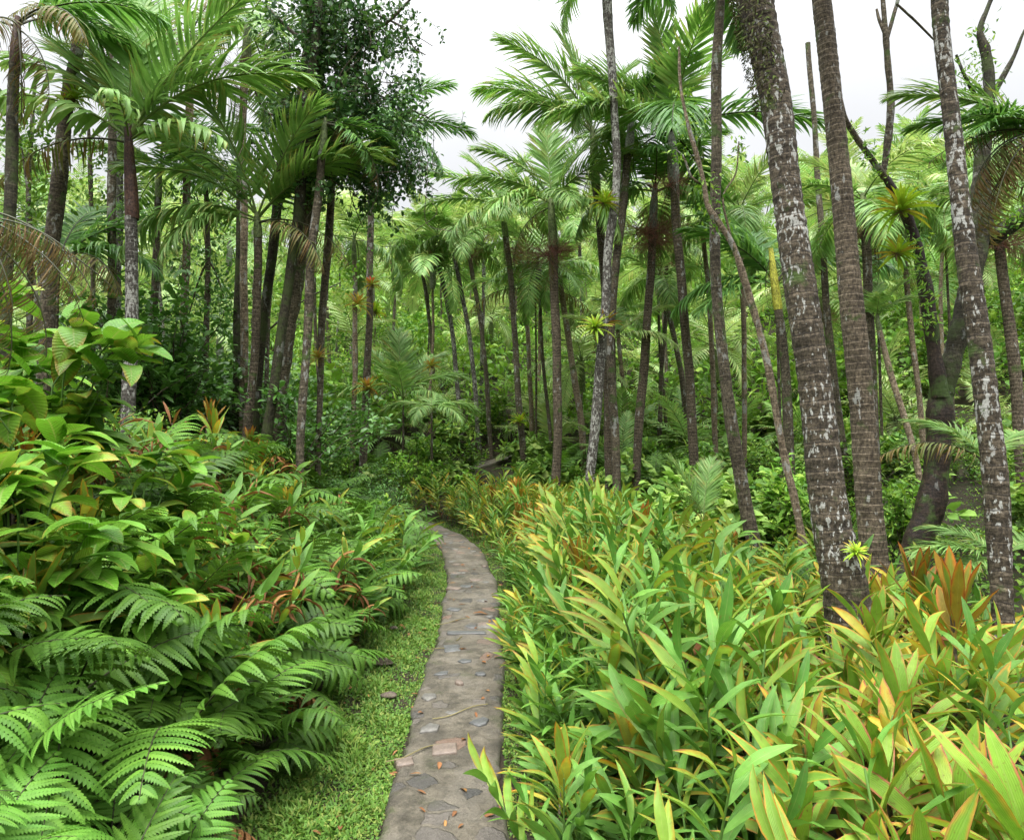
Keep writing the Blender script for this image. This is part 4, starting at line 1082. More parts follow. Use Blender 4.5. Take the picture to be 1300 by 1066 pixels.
brom(1144, 268, 6.32, 2, 1.0, 'large bright yellow green bromeliad sitting in the crook of the forked tree', (.1, -.25))
brom(1138, 322, 6.25, 0, .72, 'smaller bromeliad just below the large one on the forked tree', (.7, -.5))
brom(94, 126, 7.75, 0, .95, 'bromeliad spreading around the top of the stout grey trunk', (.1, .15))
brom(84, 134, 7.9, 1, .8, 'yellowed bromeliad tucked behind on the stout grey trunk', (.2, -.4))
brom(766, 258, 10.85, 2, .95, 'bromeliad with a red flower spike high on the white speckled trunk', (.2, -.5), red=True)
brom(756, 418, 10.75, 0, 1.2, 'big yellow green bromeliad halfway down the white speckled trunk', (.3, -.4))
brom(768, 412, 10.95, 1, 1.1, 'rusty tipped bromeliad on the shaded side of the white speckled trunk', (.3, .5))
brom(468, 494, 12.85, 1, 1.3, 'orange yellow bromeliad low on the lone dark trunk', (.3, .1))
brom(452, 388, 12.8, 1, 1.35, 'rusty yellow bromeliad left side halfway up the lone dark trunk', (.2, -.4))
brom(476, 396, 13.2, 0, 1.0, 'green bromeliad opposite the rusty one on the lone dark trunk', (.2, .6))
brom(472, 362, 12.85, 1, .8, 'small bromeliad with a red spike on the lone dark trunk', (.3, .2), red=True)
brom(659, 536, 15.3, 0, 1.1, 'small green bromeliad low on the thin dark trunk left of the centre palm', (.3, -.1))
brom(405, 455, 9.0, 1, .8, 'pale yellow bromeliad on the reddish brown slim trunk', (.3, .4))
brom(548, 465, 14.5, 1, .9, 'little yellow bromeliad among the thicket of thin stems', (.3, .2))
brom(1086, 702, 3.95, 0, .32, 'tiny bromeliad rooted low on the thick blotched trunk', (.5, .2))

# ------------------------------------------------------------------ small understorey palms
def bush_palm(px, py, Y, label, fr, name='young_palm', z=None):
    p = at(px, py, Y)
    g = gz(p[0], p[1])
    root = thing(name, label, 'young palm', (p[0], p[1], g))
    mb = MB(); hh = max(.12, p[2] - g)
    tube(mb, np.array([[0, 0, -.05], [.01, 0, hh * .5], [0, 0, hh + .03]]), np.array([.03, .026, .018]), 8)
    obj('stem', mb.mesh('stem', [M['b_grey']]), root)
    for f in fr:
        add_frond(root, f[0], (0, 0, hh), f[1], f[2], f[3], var=f[4] if len(f) > 4 else None)
    return root


bush_palm(512, 505, 15, 'young palm holding bright upright fronds in the thicket left of centre', [('up', 110, 76, 1.15, 0), ('mid', 60, 66, 1.1, 0), ('mid', 20, 50, 1.), ('up', 150, 60, 1.), ('arch', 200, 45, .9), ('arch', 330, 35, .9), ('mid', 270, 60, .8)])
bush_palm(548, 520, 14, 'low palm spreading flat fronds just below the upright young palm', [('mid', 40, 30, .75), ('mid', 160, 30, .75), ('mid', 100, 45, .7), ('arch', 250, 30, .6), ('arch', 320, 25, .6)])
bush_palm(893, 662, 6.3, 'young palm with narrow upright frond left of the slim bending trunk', [('up', 150, 74, .42, 0), ('up', 175, 58, .38, 1), ('up', 60, 70, .42, 0)])
bush_palm(1255, 590, 5.2, 'young palm with fading yellow frond behind the dark ringed trunk', [('mid', 150, 60, .40, 0), ('half', 178, 42, .48), ('mid', 120, 64, .4, 1), ('mid', 30, 50, .4)])
bush_palm(1275, 712, 4.9, 'young palm with flat feathery frond over the yellow plants', [('mid', 172, 30, .40, 0), ('mid', 190, 14, .34, 1), ('mid', 130, 45, .36), ('mid', 20, 45, .36)])
bush_palm(985, 360, 11, 'dark leaved palm spreading behind the thick blotched trunk', [('dark', 185, 55, 1.1, 0), ('dark', 170, 25, 1.1, 1), ('dark', 200, 5, 1.0, 0), ('dark', 100, 70, 1.1, 0), ('dark', 150, 75, 1.1, 0), ('dark', 330, 40, 1.1, 1), ('dark', 20, 55, 1.1, 0)], name='young_palm')
bush_palm(1110, 290, 13, 'pale green palm opening against the sky between the ringed trunk and forked tree', [('pale', 100, 82, 1.2, 0), ('pale', 60, 66, 1.2, 0), ('pale', 150, 60, 1.2, 0), ('mid', 10, 45, 1.2), ('mid', 340, 20, 1.1), ('pale', 190, 40, 1.1), ('arch', 215, 15, 1.), ('arch', 300, 20, 1.)])
bush_palm(1200, 300, 12, 'dark palm with wide fronds behind the dark ringed trunk', [('dark', 170, 30, 1.1, 0), ('dark', 190, 8, 1.1, 1), ('dark', 140, 60, 1.1, 0), ('mid', 60, 65, 1.1), ('mid', 20, 40, 1.1), ('arch', 340, 15, 1.)])
bush_palm(75, 330, 9, 'palm with dark fronds low behind the stout grey trunk', [('dark', 30, 55, 1., 0), ('dark', 160, 50, 1., 0), ('dark', 350, 30, 1., 1), ('dark', 90, 70, 1., 0), ('half', 330, 15, .9), ('dark', 200, 25, 1., 1)])
bush_palm(205, 190, 10.8, 'dark frond palm showing through behind the young palm', [('dark', 30, 50, 1., 0), ('dark', 60, 20, 1., 0), ('dark', 350, 30, 1., 1), ('dark', 90, 70, 1., 0), ('dark', 300, 25, .9), ('dark', 330, 5, 1., 1)])
bush_palm(780, 430, 13, 'small yellowish palm frond cluster behind the big bromeliad', [('pale', 10, 50, .8), ('pale', 330, 25, .8), ('pale', 160, 45, .7), ('mid', 90, 70, .7)])
bush_palm(680, 370, 17, 'palm with drooping fading fronds among the thin stems at mid slope', [('half', 170, 20, 1.1), ('mid', 190, 30, 1.1), ('half', 10, 15, 1.), ('mid', 90, 70, 1.), ('mid', 340, 40, 1.)])
#PART3
# ------------------------------------------------------------------ herb prototypes
def shoot_mesh(name, h=.85, n=12, L=.34, W=.062, mat='ginger', lean=.5, seed=0, el=(66, 36), bend=(.35, 1.25), start=.20, dry=0, dz=(.12, .5)):
    """one leafy cane: alternate leaves in two ranks on an arching stem"""
    rs = np.random.default_rng(seed); mb = MB()
    t = np.linspace(0, 1, 12); a = lean * t
    pos = np.column_stack([h * (1 - np.cos(a)) / lean, 0 * t, h * np.sin(a) / lean])
    tube(mb, pos, .008 * (1 - .6 * t) + .001, 5, mat=1)
    u = np.linspace(start, 1.0, n); aa = lean * u
    P = np.column_stack([h * (1 - np.cos(aa)) / lean, 0 * u, h * np.sin(aa) / lean])
    tx = np.column_stack([np.sin(aa), 0 * u, np.cos(aa)])
    sgn = np.where(np.arange(n) % 2, 1, -1)
    az = rs.uniform(-.45, .45, n) + .5 * sgn * 0
    out = np.column_stack([np.sin(az), sgn * np.cos(az), 0 * u])
    e = np.radians(el[1] + (el[0] - el[1]) * u ** 1.5 + rs.uniform(-8, 8, n)); e[-1] = math.radians(80)
    D = out * np.cos(e)[:, None] + tx * np.sin(e)[:, None]
    N = -out * np.sin(e)[:, None] + tx * np.cos(e)[:, None]
    Lf = L * (.72 + .38 * np.sin(PI * np.clip(u, 0, 1) ** 1.3)) * rs.uniform(.88, 1.1, n)
    leaf_batch(mb, P, D, N, Lf, W * rs.uniform(.85, 1.12, n), rs.uniform(*bend, n), rows=8, prof=P_LANCE, fold=rs.uniform(.15, .45, n), ripple=.07, twist=rs.uniform(-.5, .5, n), r=rs.random(n), r2=rs.random(n))
    if dry:
        k_ = dry
        az = rs.uniform(0, 6.28, k_); z0 = rs.uniform(*dz, k_) * h
        D = np.column_stack([np.cos(az) * .7, np.sin(az) * .7, rs.uniform(-.4, .5, k_)])
        leaf_batch(mb, np.column_stack([np.interp(z0, pos[:, 2], pos[:, 0]), 0 * z0, np.minimum(z0, pos[-1, 2])]), D, nrm(D + [0, 0, 1.4]), L * rs.uniform(.6, 1, k_), W * .7, rs.uniform(1., 2.2, k_), rows=7, prof=P_LANCE, fold=.9, ripple=.2, twist=rs.uniform(-1.6, 1.6, k_), mat=2)
    return mb.mesh(name, [M[mat], M['stem'], M['dry']])


def rosette_mesh(name, n=15, L=.46, W=.085, mat='cordy', seed=0, el=(85, 22), bend=(.3, 1.15), dry=3, h=.35, narrow=False):
    rs = np.random.default_rng(seed); mb = MB()
    az = np.arange(n) * 2.399 + rs.uniform(-.3, .3, n)
    q = np.linspace(0, 1, n)
    e = np.radians(el[0] + (el[1] - el[0]) * q ** .9 + rs.uniform(-9, 9, n))
    D = np.column_stack([np.cos(az) * np.cos(e), np.sin(az) * np.cos(e), np.sin(e)])
    N = np.column_stack([-np.cos(az) * np.sin(e), -np.sin(az) * np.sin(e), np.cos(e)])
    z0 = h * (1 - .35 * q)
    P = np.column_stack([.012 * np.cos(az), .012 * np.sin(az), z0])
    leaf_batch(mb, P, D, N, L * (.7 + .35 * np.sin(PI * (.25 + .6 * q))) * rs.uniform(.85, 1.1, n), W * rs.uniform(.8, 1.12, n), rs.uniform(*bend, n) * (.35 + .8 * q), rows=9, prof=P_CORDY, fold=rs.uniform(.15, .55, n), ripple=.09, twist=rs.uniform(-.6, .6, n), r=rs.random(n), r2=rs.random(n))
    if dry:
        az = rs.uniform(0, 6.28, dry)
        D = np.column_stack([np.cos(az), np.sin(az), rs.uniform(-.5, .3, dry)])
        leaf_batch(mb, np.column_stack([0 * az, 0 * az, h * rs.uniform(.3, .7, dry)]), D, nrm(D + [0, 0, 1.4]), L * rs.uniform(.6, .95, dry), W * .6, rs.uniform(1., 2.2, dry), rows=8, prof=P_CORDY, fold=.9, ripple=.25, twist=rs.uniform(-1.5, 1.5, dry), mat=1)
    return mb.mesh(name, [M[mat], M['dry']])


def stem_mesh(h, r=.011, seed=0):
    mb = MB(); t = np.linspace(0, 1, 8)
    tube(mb, np.column_stack([.02 * np.sin(t * 3 + seed), .02 * np.cos(t * 2 + seed) - .02, -.06 + (h + .06) * t]), r * (1.1 - .3 * t), 7)
    return mb.mesh('stem', [M['twig']])


def clump(name, cat, shoots, seed, spread=.10, n=4, scale=(.85, 1.12), tilt=.22):
    """Empty with several shoots as parts"""
    rs = np.random.default_rng(seed)
    root = thing(name, 'x', cat)
    for j in range(n):
        a = j / n * 2 * PI + rs.uniform(-.5, .5); d = spread * rs.uniform(.3, 1.1)
        obj('shoot', shoots[rs.integers(len(shoots))], root, (d * math.cos(a), d * math.sin(a), -.02), (rs.uniform(-tilt, tilt), rs.uniform(-tilt, tilt), a + rs.uniform(-.7, .7)), rs.uniform(*scale))
    return root


SH_G = [shoot_mesh('shoot', h_, n_, L_, W_, 'ginger', le, s) for s, (h_, n_, L_, W_, le) in enumerate([(.85, 14, .36, .055, .4), (.75, 13, .34, .052, .6), (.95, 15, .37, .054, .3), (.65, 12, .38, .058, .5)])]
SH_Y = [shoot_mesh('shoot', h_, n_, L_, W_, 'ginger_y', le, s + 20, dry=d) for s, (h_, n_, L_, W_, le, d) in enumerate([(.85, 15, .34, .050, .5, 1), (.75, 14, .34, .048, .7, 2), (.9, 15, .36, .052, .4, 1)])]
SH_B = [shoot_mesh('shoot', h_, n_, L_, .052, 'ginger', le, s + 40, dry=d, dz=(.45, 1.0)) for s, (h_, n_, L_, le, d) in enumerate([(.8, 10, .32, .7, 9), (.7, 8, .32, .9, 11), (.75, 10, .33, .6, 8)])]
G_K = [Kind(clump('ginger_plant', 'ginger plant', SH_G, s, n=5 if s % 2 else 6)) for s in range(5)]
GM_K = [Kind(clump('ginger_plant', 'ginger plant', SH_G[:2] + SH_Y, 10 + s, n=4)) for s in range(4)]
GB_K = [Kind(clump('ginger_plant', 'ginger plant', SH_B, 50 + s, n=4)) for s in range(3)]
GY_K = [Kind(clump('ginger_plant', 'ginger plant', SH_Y, 20 + s, n=4)) for s in range(4)]


def rosette_kind(name, cat, meshes, seed, hs):
    rs = np.random.default_rng(seed)
    root = thing(name, 'x', cat)
    for j, h_ in enumerate(hs):
        a = rs.uniform(0, 6.28); d = .0 if len(hs) == 1 else .10
        st = obj('stem', stem_mesh(h_ + .02, seed=seed + j), root, (d * math.cos(a), d * math.sin(a), 0), (rs.uniform(-.12, .12), rs.uniform(-.12, .12), 0))
        obj('leaf_rosette', meshes[rs.integers(len(meshes))], st, (0, 0, h_ - .35), (0, 0, rs.uniform(0, 6)), 1.0)
    return root


RO_C = [rosette_mesh('leaf_rosette', 15, .46, .080, 'cordy', 1), rosette_mesh('leaf_rosette', 13, .48, .086, 'cordy', 2, dry=2), rosette_mesh('leaf_rosette', 16, .42, .074, 'cordy', 3, dry=4)]
RO_G = [rosette_mesh('leaf_rosette', 14, .46, .080, 'ginger_y', 4, dry=2), rosette_mesh('leaf_rosette', 13, .44, .076, 'ginger_y', 5)]
RO_R = [rosette_mesh('leaf_rosette', 10, .34, .062, 'ti_red', 6, el=(88, 55), bend=(.1, .4), dry=2), rosette_mesh('leaf_rosette', 9, .36, .06, 'ti_red', 7, el=(88, 60), bend=(.1, .35), dry=1)]
RO_D = [rosette_mesh('leaf_rosette', 7, .30, .04, 'dry', 8, el=(80, -30), bend=(.4, 1.6), dry=7)]
C_K = [Kind(rosette_kind('ti_plant', 'ti plant', RO_C, s, hs)) for s, hs in enumerate([(.55,), (.62, .45), (.48,), (.7, .5), (.58, .40)])]
CG_K = [Kind(rosette_kind('ti_plant', 'ti plant', RO_G, 10 + s, hs)) for s, hs in enumerate([(.55,), (.5, .4)])]
R_K = [Kind(rosette_kind('red_ti_plant', 'ti plant', RO_R, 20 + s, hs)) for s, hs in enumerate([(.62,), (.7,)])]
D_K = [Kind(rosette_kind('withered_plant', 'withered plant', RO_D, 30, (.5,)))]


# ferns
def fern_frond(name, L=.75, n=17, pl=.24, bend=1.1, mat='fern', seed=0, pin=15, droop=.7):
    rs = np.random.default_rng(seed); mb = MB()
    t = np.linspace(0, 1, 16); a = bend * t
    pos = np.column_stack([L * np.sin(a) / bend, 0 * t, -L * (1 - np.cos(a)) / bend])
    tube(mb, pos, .005 * (1 - .8 * t) + .0006, 5, mat=1)
    PP, DD, NN, LL, WW = [], [], [], [], []
    RR = []
    for s in (-1, 1):
        u = np.linspace(.16, .985, n) + (.5 / n if s > 0 else 0) * .6
        u = np.clip(u, 0, .99); aa = bend * u
        base = np.column_stack([L * np.sin(aa) / bend, 0 * u, -L * (1 - np.cos(aa)) / bend])
        tx = np.column_stack([np.cos(aa), 0 * u, -np.sin(aa)]); tn = np.column_stack([np.sin(aa), 0 * u, np.cos(aa)])
        q = (u - .16) / .83
        ang = np.radians(82 - 34 * q)
        d = tx * np.cos(ang)[:, None] + np.array([0, s, 0.]) * np.sin(ang)[:, None] + tn * .12
        d = nrm(d + rs.normal(0, .05, d.shape))
        ln = pl * (np.sin(PI * (.26 + .72 * q)) ** .8) * rs.uniform(.9, 1.06, n)
        dr = droop * rs.uniform(.7, 1.4, n)
        for j in range(n):
            m = max(4, int(pin * (.4 + .6 * ln[j] / pl)))
            v = (np.arange(m) + .5) / m
            bb = dr[j] * v
            N0 = nrm(np.cross(np.cross(d[j], tn[j]), d[j]))
            pp = base[j] + ln[j] * (d[j][None] * (np.sin(bb) / dr[j])[:, None] - N0[None] * ((1 - np.cos(bb)) / dr[j])[:, None])
            dt = d[j][None] * np.cos(bb)[:, None] - N0[None] * np.sin(bb)[:, None]
            nn = N0[None] * np.cos(bb)[:, None] + d[j][None] * np.sin(bb)[:, None]
            sd = np.cross(dt, nn)
            w = .030 * pl / .24 * (1 - v ** 1.6) ** .8 * (.55 + .45 * ln[j] / pl) + .004
            for s2 in (-1, 1):
                PP.append(pp); DD.append(nrm(sd * s2 + dt * .5)); NN.append(nn); LL.append(w); WW.append(ln[j] / m * 1.16 * rs.uniform(.9, 1.08, m)); RR.append(np.full(m, rs.random()))
            PP.append(pp[-1:]); DD.append(dt[-1:]); NN.append(nn[-1:]); LL.append(np.array([ln[j] / m * 1.6])); WW.append(np.array([.008])); RR.append(np.array([.5]))
    cat_ = np.concatenate
    leaf_batch(mb, cat_(PP), cat_(DD), cat_(NN), cat_(LL), cat_(WW), .35, rows=2, prof=P_PINNULE, fold=.12, r=cat_(RR), r2=rs.random(sum(map(len, PP))))
    return mb.mesh(name, [M[mat], M['rachis_d']])


FF = [fern_frond('frond', .75, 13, .24, 1.1, 'fern', 1), fern_frond('frond', .70, 12, .25, .8, 'fern', 2, droop=1.0), fern_frond('frond', .8, 14, .23, 1.4, 'fern', 3, droop=.8)]
FF += [fern_frond('frond', .72, 12, .26, 1.7, 'fern', 6, droop=1.3), fern_frond('frond', .66, 14, .2, .5, 'fern', 7, droop=.4), fern_frond('frond', .85, 15, .22, 1.2, 'fern', 8, droop=.6)]
FFO = [fern_frond('frond', .7, 13, .2, 1.9, 'dry', 9, droop=1.6)]
FFB = [fern_frond('frond', .62, 13, .20, 1.2, 'fern_b', 4, droop=.6), fern_frond('frond', .6, 13, .2, .9, 'fern_b', 5, droop=.5)]


def fern_kind(seed, fr, n, e0=72, e1=8):
    rs = np.random.default_rng(seed); root = thing('fern', 'x', 'fern')
    for j in range(n):
        az = j * 2.399 + rs.uniform(-.35, .35); el = math.radians(e0 + (e1 - e0) * (j / n) + rs.uniform(-8, 8))
        R = Matrix.Rotation(az, 3, 'Z') @ Matrix.Rotation(-el, 3, 'Y') @ Matrix.Rotation(rs.uniform(-.6, .6), 3, 'X')
        obj('fern_frond', FFO[0] if (j == n - 1 and seed % 2) else fr[rs.integers(len(fr))], root, (.015 * math.cos(az), .015 * math.sin(az), 0), R.to_euler(), rs.uniform(.6, 1.15))
    return root


F_K = [Kind(fern_kind(s, FF, 8 + s % 4)) for s in range(6)]
FB_K = [Kind(fern_kind(10 + s, FFB, 9)) for s in range(2)]


# leafy shrubs
def shrub_builder(seed, stems=12, h=1.2, spread=.7, per=26, L=.14, W=.075, bend=.7, rows=3, prof=P_OVATE, el=35, stem_r=.008, tubes=True, clus=0.0):
    rs = np.random.default_rng(seed); mb = MB()
    P, D = [], []
    for s in range(stems):
        az = rs.uniform(0, 6.28); out = spread * rs.uniform(.15, 1); hh = h * rs.uniform(.55, 1.05) * (1 - .25 * out / spread)
        t = np.linspace(0, 1, 8)
        pos = np.column_stack([math.cos(az) * out * t ** 1.3, math.sin(az) * out * t ** 1.3, hh * np.sin(t * 1.45) / math.sin(1.45)]) + np.cumsum(rs.normal(0, .02 * h, (8, 3)), 0) * [1, 1, .3]
        pos[0] = [0, 0, -.05]
        if tubes:
            tube(mb, pos, stem_r * (1.1 - .8 * t), 5, mat=1)
        u = rs.uniform(.3, 1, per); u[-3:] = 1
        q = np.column_stack([np.interp(u, t, pos[:, c]) for c in range(3)])
        P.append(q + rs.normal(0, .035 * h, q.shape) * (1 - clus))
        a2 = rs.uniform(0, 6.28, per); e = np.radians(rs.normal(el, 24, per) - 20 * (1 - u))
        D.append(np.column_stack([np.cos(a2) * np.cos(e) + .35 * math.cos(az), np.sin(a2) * np.cos(e) + .35 * math.sin(az), np.sin(e)]))
    P = np.concatenate(P); D = nrm(np.concatenate(D)); n = len(P)
    up = np.array([0, 0, 1.]) + rs.normal(0, .25, (n, 3))
    leaf_batch(mb, P, D, nrm(up), L * rs.uniform(.65, 1.2, n), W * rs.uniform(.75, 1.15, n), bend * rs.uniform(.5, 1.5, n), rows=rows, prof=prof, fold=.22, r=rs.random(n), r2=rs.random(n), ripple=.03)
    return mb


def shrub_kind(name, cat, mb, mats, parts=True):
    v = None
    root = thing(name, 'x', cat)
    obj('foliage', mb.mesh('foliage', [M[m_] for m_ in mats]), root)
    return root


SB = {
    'mid': [shrub_builder(1, 14, 1.2, .75, 34, .15, .07), shrub_builder(2, 12, 1.0, .8, 36, .13, .065), shrub_builder(3, 13, 1.4, .6, 30, .17, .075)],
    'pale': [shrub_builder(4, 11, 1.1, .7, 22, .22, .15, bend=.9, el=25), shrub_builder(5, 12, .9, .8, 20, .24, .17, bend=.8, el=20)],
    'dark': [shrub_builder(6, 15, 1.7, .8, 46, .11, .05), shrub_builder(7, 14, 1.4, .9, 46, .10, .05)],
    'fine': [shrub_builder(8, 16, 1.1, .8, 46, .09, .03, bend=.5), shrub_builder(9, 16, .9, .8, 46, .10, .025, prof=P_LANCE)],
    'strap': [shrub_builder(10, 10, .7, .5, 14, .38, .06, prof=P_LANCE, bend=1.1, el=50)],
}
S_K = {'mid': [Kind(shrub_kind('leafy_shrub', 'shrub', b, ('shrub', 'twig'))) for b in SB['mid']],
       'pale': [Kind(shrub_kind('leafy_shrub', 'shrub', b, ('shrub_pale_haze', 'twig'))) for b in SB['pale']],
       'dark': [Kind(shrub_kind('dark_bush', 'bush', b, ('shrub_d', 'twig'))) for b in SB['dark']],
       'fine': [Kind(shrub_kind('leafy_shrub', 'shrub', b, ('shrub', 'twig'))) for b in SB['fine']]}
BIG = [Kind(shrub_kind('large_leaved_shrub', 'shrub', shrub_builder(11 + s, 9, 1.15, .55, 13, .27, .125, bend=.95, el=28, rows=8, clus=.5), ('broad', 'stem'))) for s in range(3)]

# ------------------------------------------------------------------ planting: bed right of the path
rs = np.random.default_rng(31)


def xr_bed(y):
    return np.interp(y, [0, 2, 3.4, 4.6, 6, 7.2, 9, 12.5], [1.9, 2.3, 2.9, 3.3, 2.75, 2.45, 2.2, 2.0])


def poisson(xlo, xhi, ylo, yhi, r_of, rs, tries):
    pts = []
    for _ in range(tries):
        y = ylo + (yhi - ylo) * rs.random() ** 1.0; lo, hi = xlo(y), xhi(y)
        x = rs.uniform(lo, hi); r = r_of(x, y)
        if all((x - a) ** 2 + (y - b) ** 2 > r * r for a, b in pts):
            pts.append((x, y))
    return pts


TRUNKS_XY = [tuple(o.location[:2]) for o in bpy.data.objects if o.get('category') in ('palm tree', 'tree')]
bed = poisson(lambda y: path_x(y) + .42, xr_bed, 1.55, 12.4, lambda x, y: .185 + .010 * y, rs, 12000)
cnt = {'g': 0, 'c': 0}
for (x, y) in bed:
    if any((x - a) ** 2 + (y - b) ** 2 < .14 ** 2 for a, b in TRUNKS_XY):
        continue
    z = gz(x, y); rz = rs.uniform(0, 6.28); d = x - path_x(y)
    edge = sstep(.45, .95, d)
    sc = float((.58 + .32 * edge) * rs.uniform(.82, 1.1))
    top = H - (np.interp(650 + F * x / y, [540, 640, 700, 750, 800, 850, 900, 950, 1050, 1150, 1250, 1300], [600, 600, 606, 622, 640, 658, 678, 694, 704, 724, 760, 785]) - 545) / F * y
    sc = float(np.clip(min(sc, top / .93 * rs.uniform(.9, 1.1)), .38, 1.2))
    ycord = y < 5.2 and x > .28 * y + .16
    q = rs.random()
    tilt = (rs.uniform(-.1, .1), float(-.18 * (1 - edge)))
    if ycord:
        if x / y > .66 and 2.4 < y < 3.9:
            sc *= .6
        if q < .70:
            C_K[rs.integers(5)].place((x, y, z), rz, sc * rs.uniform(.72, .95), 'broad leaved yellow green ti plant with pinkish brown leaf edges in the near bed', 'yellow ti plants in the near bed', tilt); cnt['c'] += 1
        elif q < .77:
            D_K[0].place((x, y, z), rz, sc, 'withered brown drooping plant among the yellow ti plants', 'withered plants in the bed', tilt)
        elif q < .79:
            R_K[rs.integers(2)].place((x, y, z), rz, sc * .9, 'upright rusty red ti plant among the yellow ti plants', 'rusty ti plants among the yellow ones', tilt)
        else:
            GM_K[rs.integers(4)].place((x, y, z), rz, sc * .95, 'green ginger plant growing between the yellow ti plants', 'ginger between the ti plants', tilt); cnt['g'] += 1
    elif y > 7.4 and x < 1.1:
        if q < .16:
            R_K[rs.integers(2)].place((x, y, z), rz, sc * .95, 'upright orange red ti plant in the far half of the bed', 'orange ti plants in the far bed', tilt)
        elif q < .56:
            GY_K[rs.integers(4)].place((x, y, z), rz, sc * .92, 'yellowing ginger plant in the far half of the bed by the bend', 'yellowing ginger in the far bed', tilt); cnt['g'] += 1
        else:
            GM_K[rs.integers(4)].place((x, y, z), rz, sc * .92, 'mostly green ginger plant in the far half of the bed by the bend', 'greener ginger in the far bed', tilt); cnt['g'] += 1
    else:
        if q < .80:
            G_K[rs.integers(5)].place((x, y, z), rz, sc, 'glossy green ginger plant with arching leaves in the bed beside the path', 'green ginger beside the path', tilt); cnt['g'] += 1
        elif q < .91:
            GM_K[rs.integers(4)].place((x, y, z), rz, sc, 'ginger plant with a few yellowed leaves in the middle of the bed', 'part yellowed ginger in the bed', tilt); cnt['g'] += 1
        elif q < .945:
            CG_K[rs.integers(2)].place((x, y, z), rz, sc, 'green ti plant with yellowing margins in the middle of the bed', 'green ti plants in the bed', tilt); cnt['c'] += 1
        elif q < .96:
            R_K[rs.integers(2)].place((x, y, z), rz, sc * 1.05, 'rusty ti plant among the green ginger in the middle of the bed', 'rusty ti plants among ginger', tilt)
        elif q < .975:
            D_K[0].place((x, y, z), rz, sc * .95, 'withered brown drooping plant among the green ginger', 'withered plants among ginger', tilt)
        else:
            GY_K[rs.integers(4)].place((x, y, z), rz, sc, 'strongly yellowed ginger plant among the green ginger', 'yellowed ginger among green', tilt); cnt['g'] += 1
print('bed', len(bed), cnt)


def spot(px, py, Y, top=.75):
    """ground point under a plant whose top shows at a pixel"""
    p = at(px, py, Y)
    return (p[0], p[1], float(gz(p[0], p[1])))


R_K[0].place(spot(745, 700, 5.2), .4, 1.0, 'rusty brown upright ti plant standing in the middle of the bed', None)
R_K[1].place(spot(812, 660, 5.9), 1.4, 1.05, 'tall orange ti plant glowing above the green bed', None)
R_K[0].place(spot(1150, 720, 4.3), 2.4, 1.0, 'upright rusty ti plant before the dark forked tree', None)
R_K[1].place(spot(1225, 800, 3.3), 3.4, 1.05, 'tall yellow and rust striped ti plant left of the short log', None)
D_K[0].place(spot(880, 830, 3.2), .4, 1.15, 'large withered brown plant drooping where green and yellow plants meet', None)

# ------------------------------------------------------------------ planting: bank left of the path
rs = np.random.default_rng(77)
BIGSPOT = [(-2.05, 3.05, .95), (-2.5, 3.5, 1.05), (-1.85, 3.75, .85), (-2.75, 3.0, 1.1), (-2.25, 4.2, .9), (-3.2, 3.6, 1.2), (-1.62, 3.2, .65), (-2.9, 4.3, 1.2), (-1.95, 2.55, .8), (-3.5, 4.5, 1.2)]
for j, (x, y, s) in enumerate(BIGSPOT):
    BIG[j % 3].place((x, y, gz(x, y) - .05), rs.uniform(0, 6), s, 'shrub with large ribbed oval leaves on the bank at the picture edge', 'large leaved shrubs on the bank')
fern_pts = poisson(lambda y: path_x(y) - 3.0, lambda y: path_x(y) - np.interp(y, [0, 3, 5, 7], [.84, .86, .95, .95]), 1.3, 6.6, lambda x, y: .30, rs, 3000)
nf = 0
for (x, y) in fern_pts:
    d = path_x(y) - x
    if d > 1.9 and y > 2.6:
        continue
    if y > 3.9 and d > 1.3 and rs.random() < .55:
        continue
    bright = y < 2.9 and d < 1.9 and rs.random() < .3
    low = (1 - sstep(.95, 1.5, d))
    K_ = FB_K[rs.integers(2)] if bright else F_K[rs.integers(6)]
    K_.place((x, y, gz(x, y) + .10 + .16 * (1 - low)), rs.uniform(0, 6.28), float(rs.uniform(.8, 1.05) * (.78 + .22 * (1 - low))), 'bright yellow green fern low on the near bank beside the path' if bright else 'dark green fern with arching feathery fronds on the bank left of the path', 'bright ferns on the near bank' if bright else 'ferns on the bank', (rs.uniform(-.1, .1), rs.uniform(-.05, .25)))
    nf += 1
for (x, y, s, f) in [(-1.30, 2.35, .9, FB_K[0]), (-1.75, 2.2, 1.0, FB_K[1])]:
    pass
gp = poisson(lambda y: path_x(y) - 2.9, lambda y: path_x(y) - 1.0, 2.9, 7.8, lambda x, y: .29, rs, 1500)
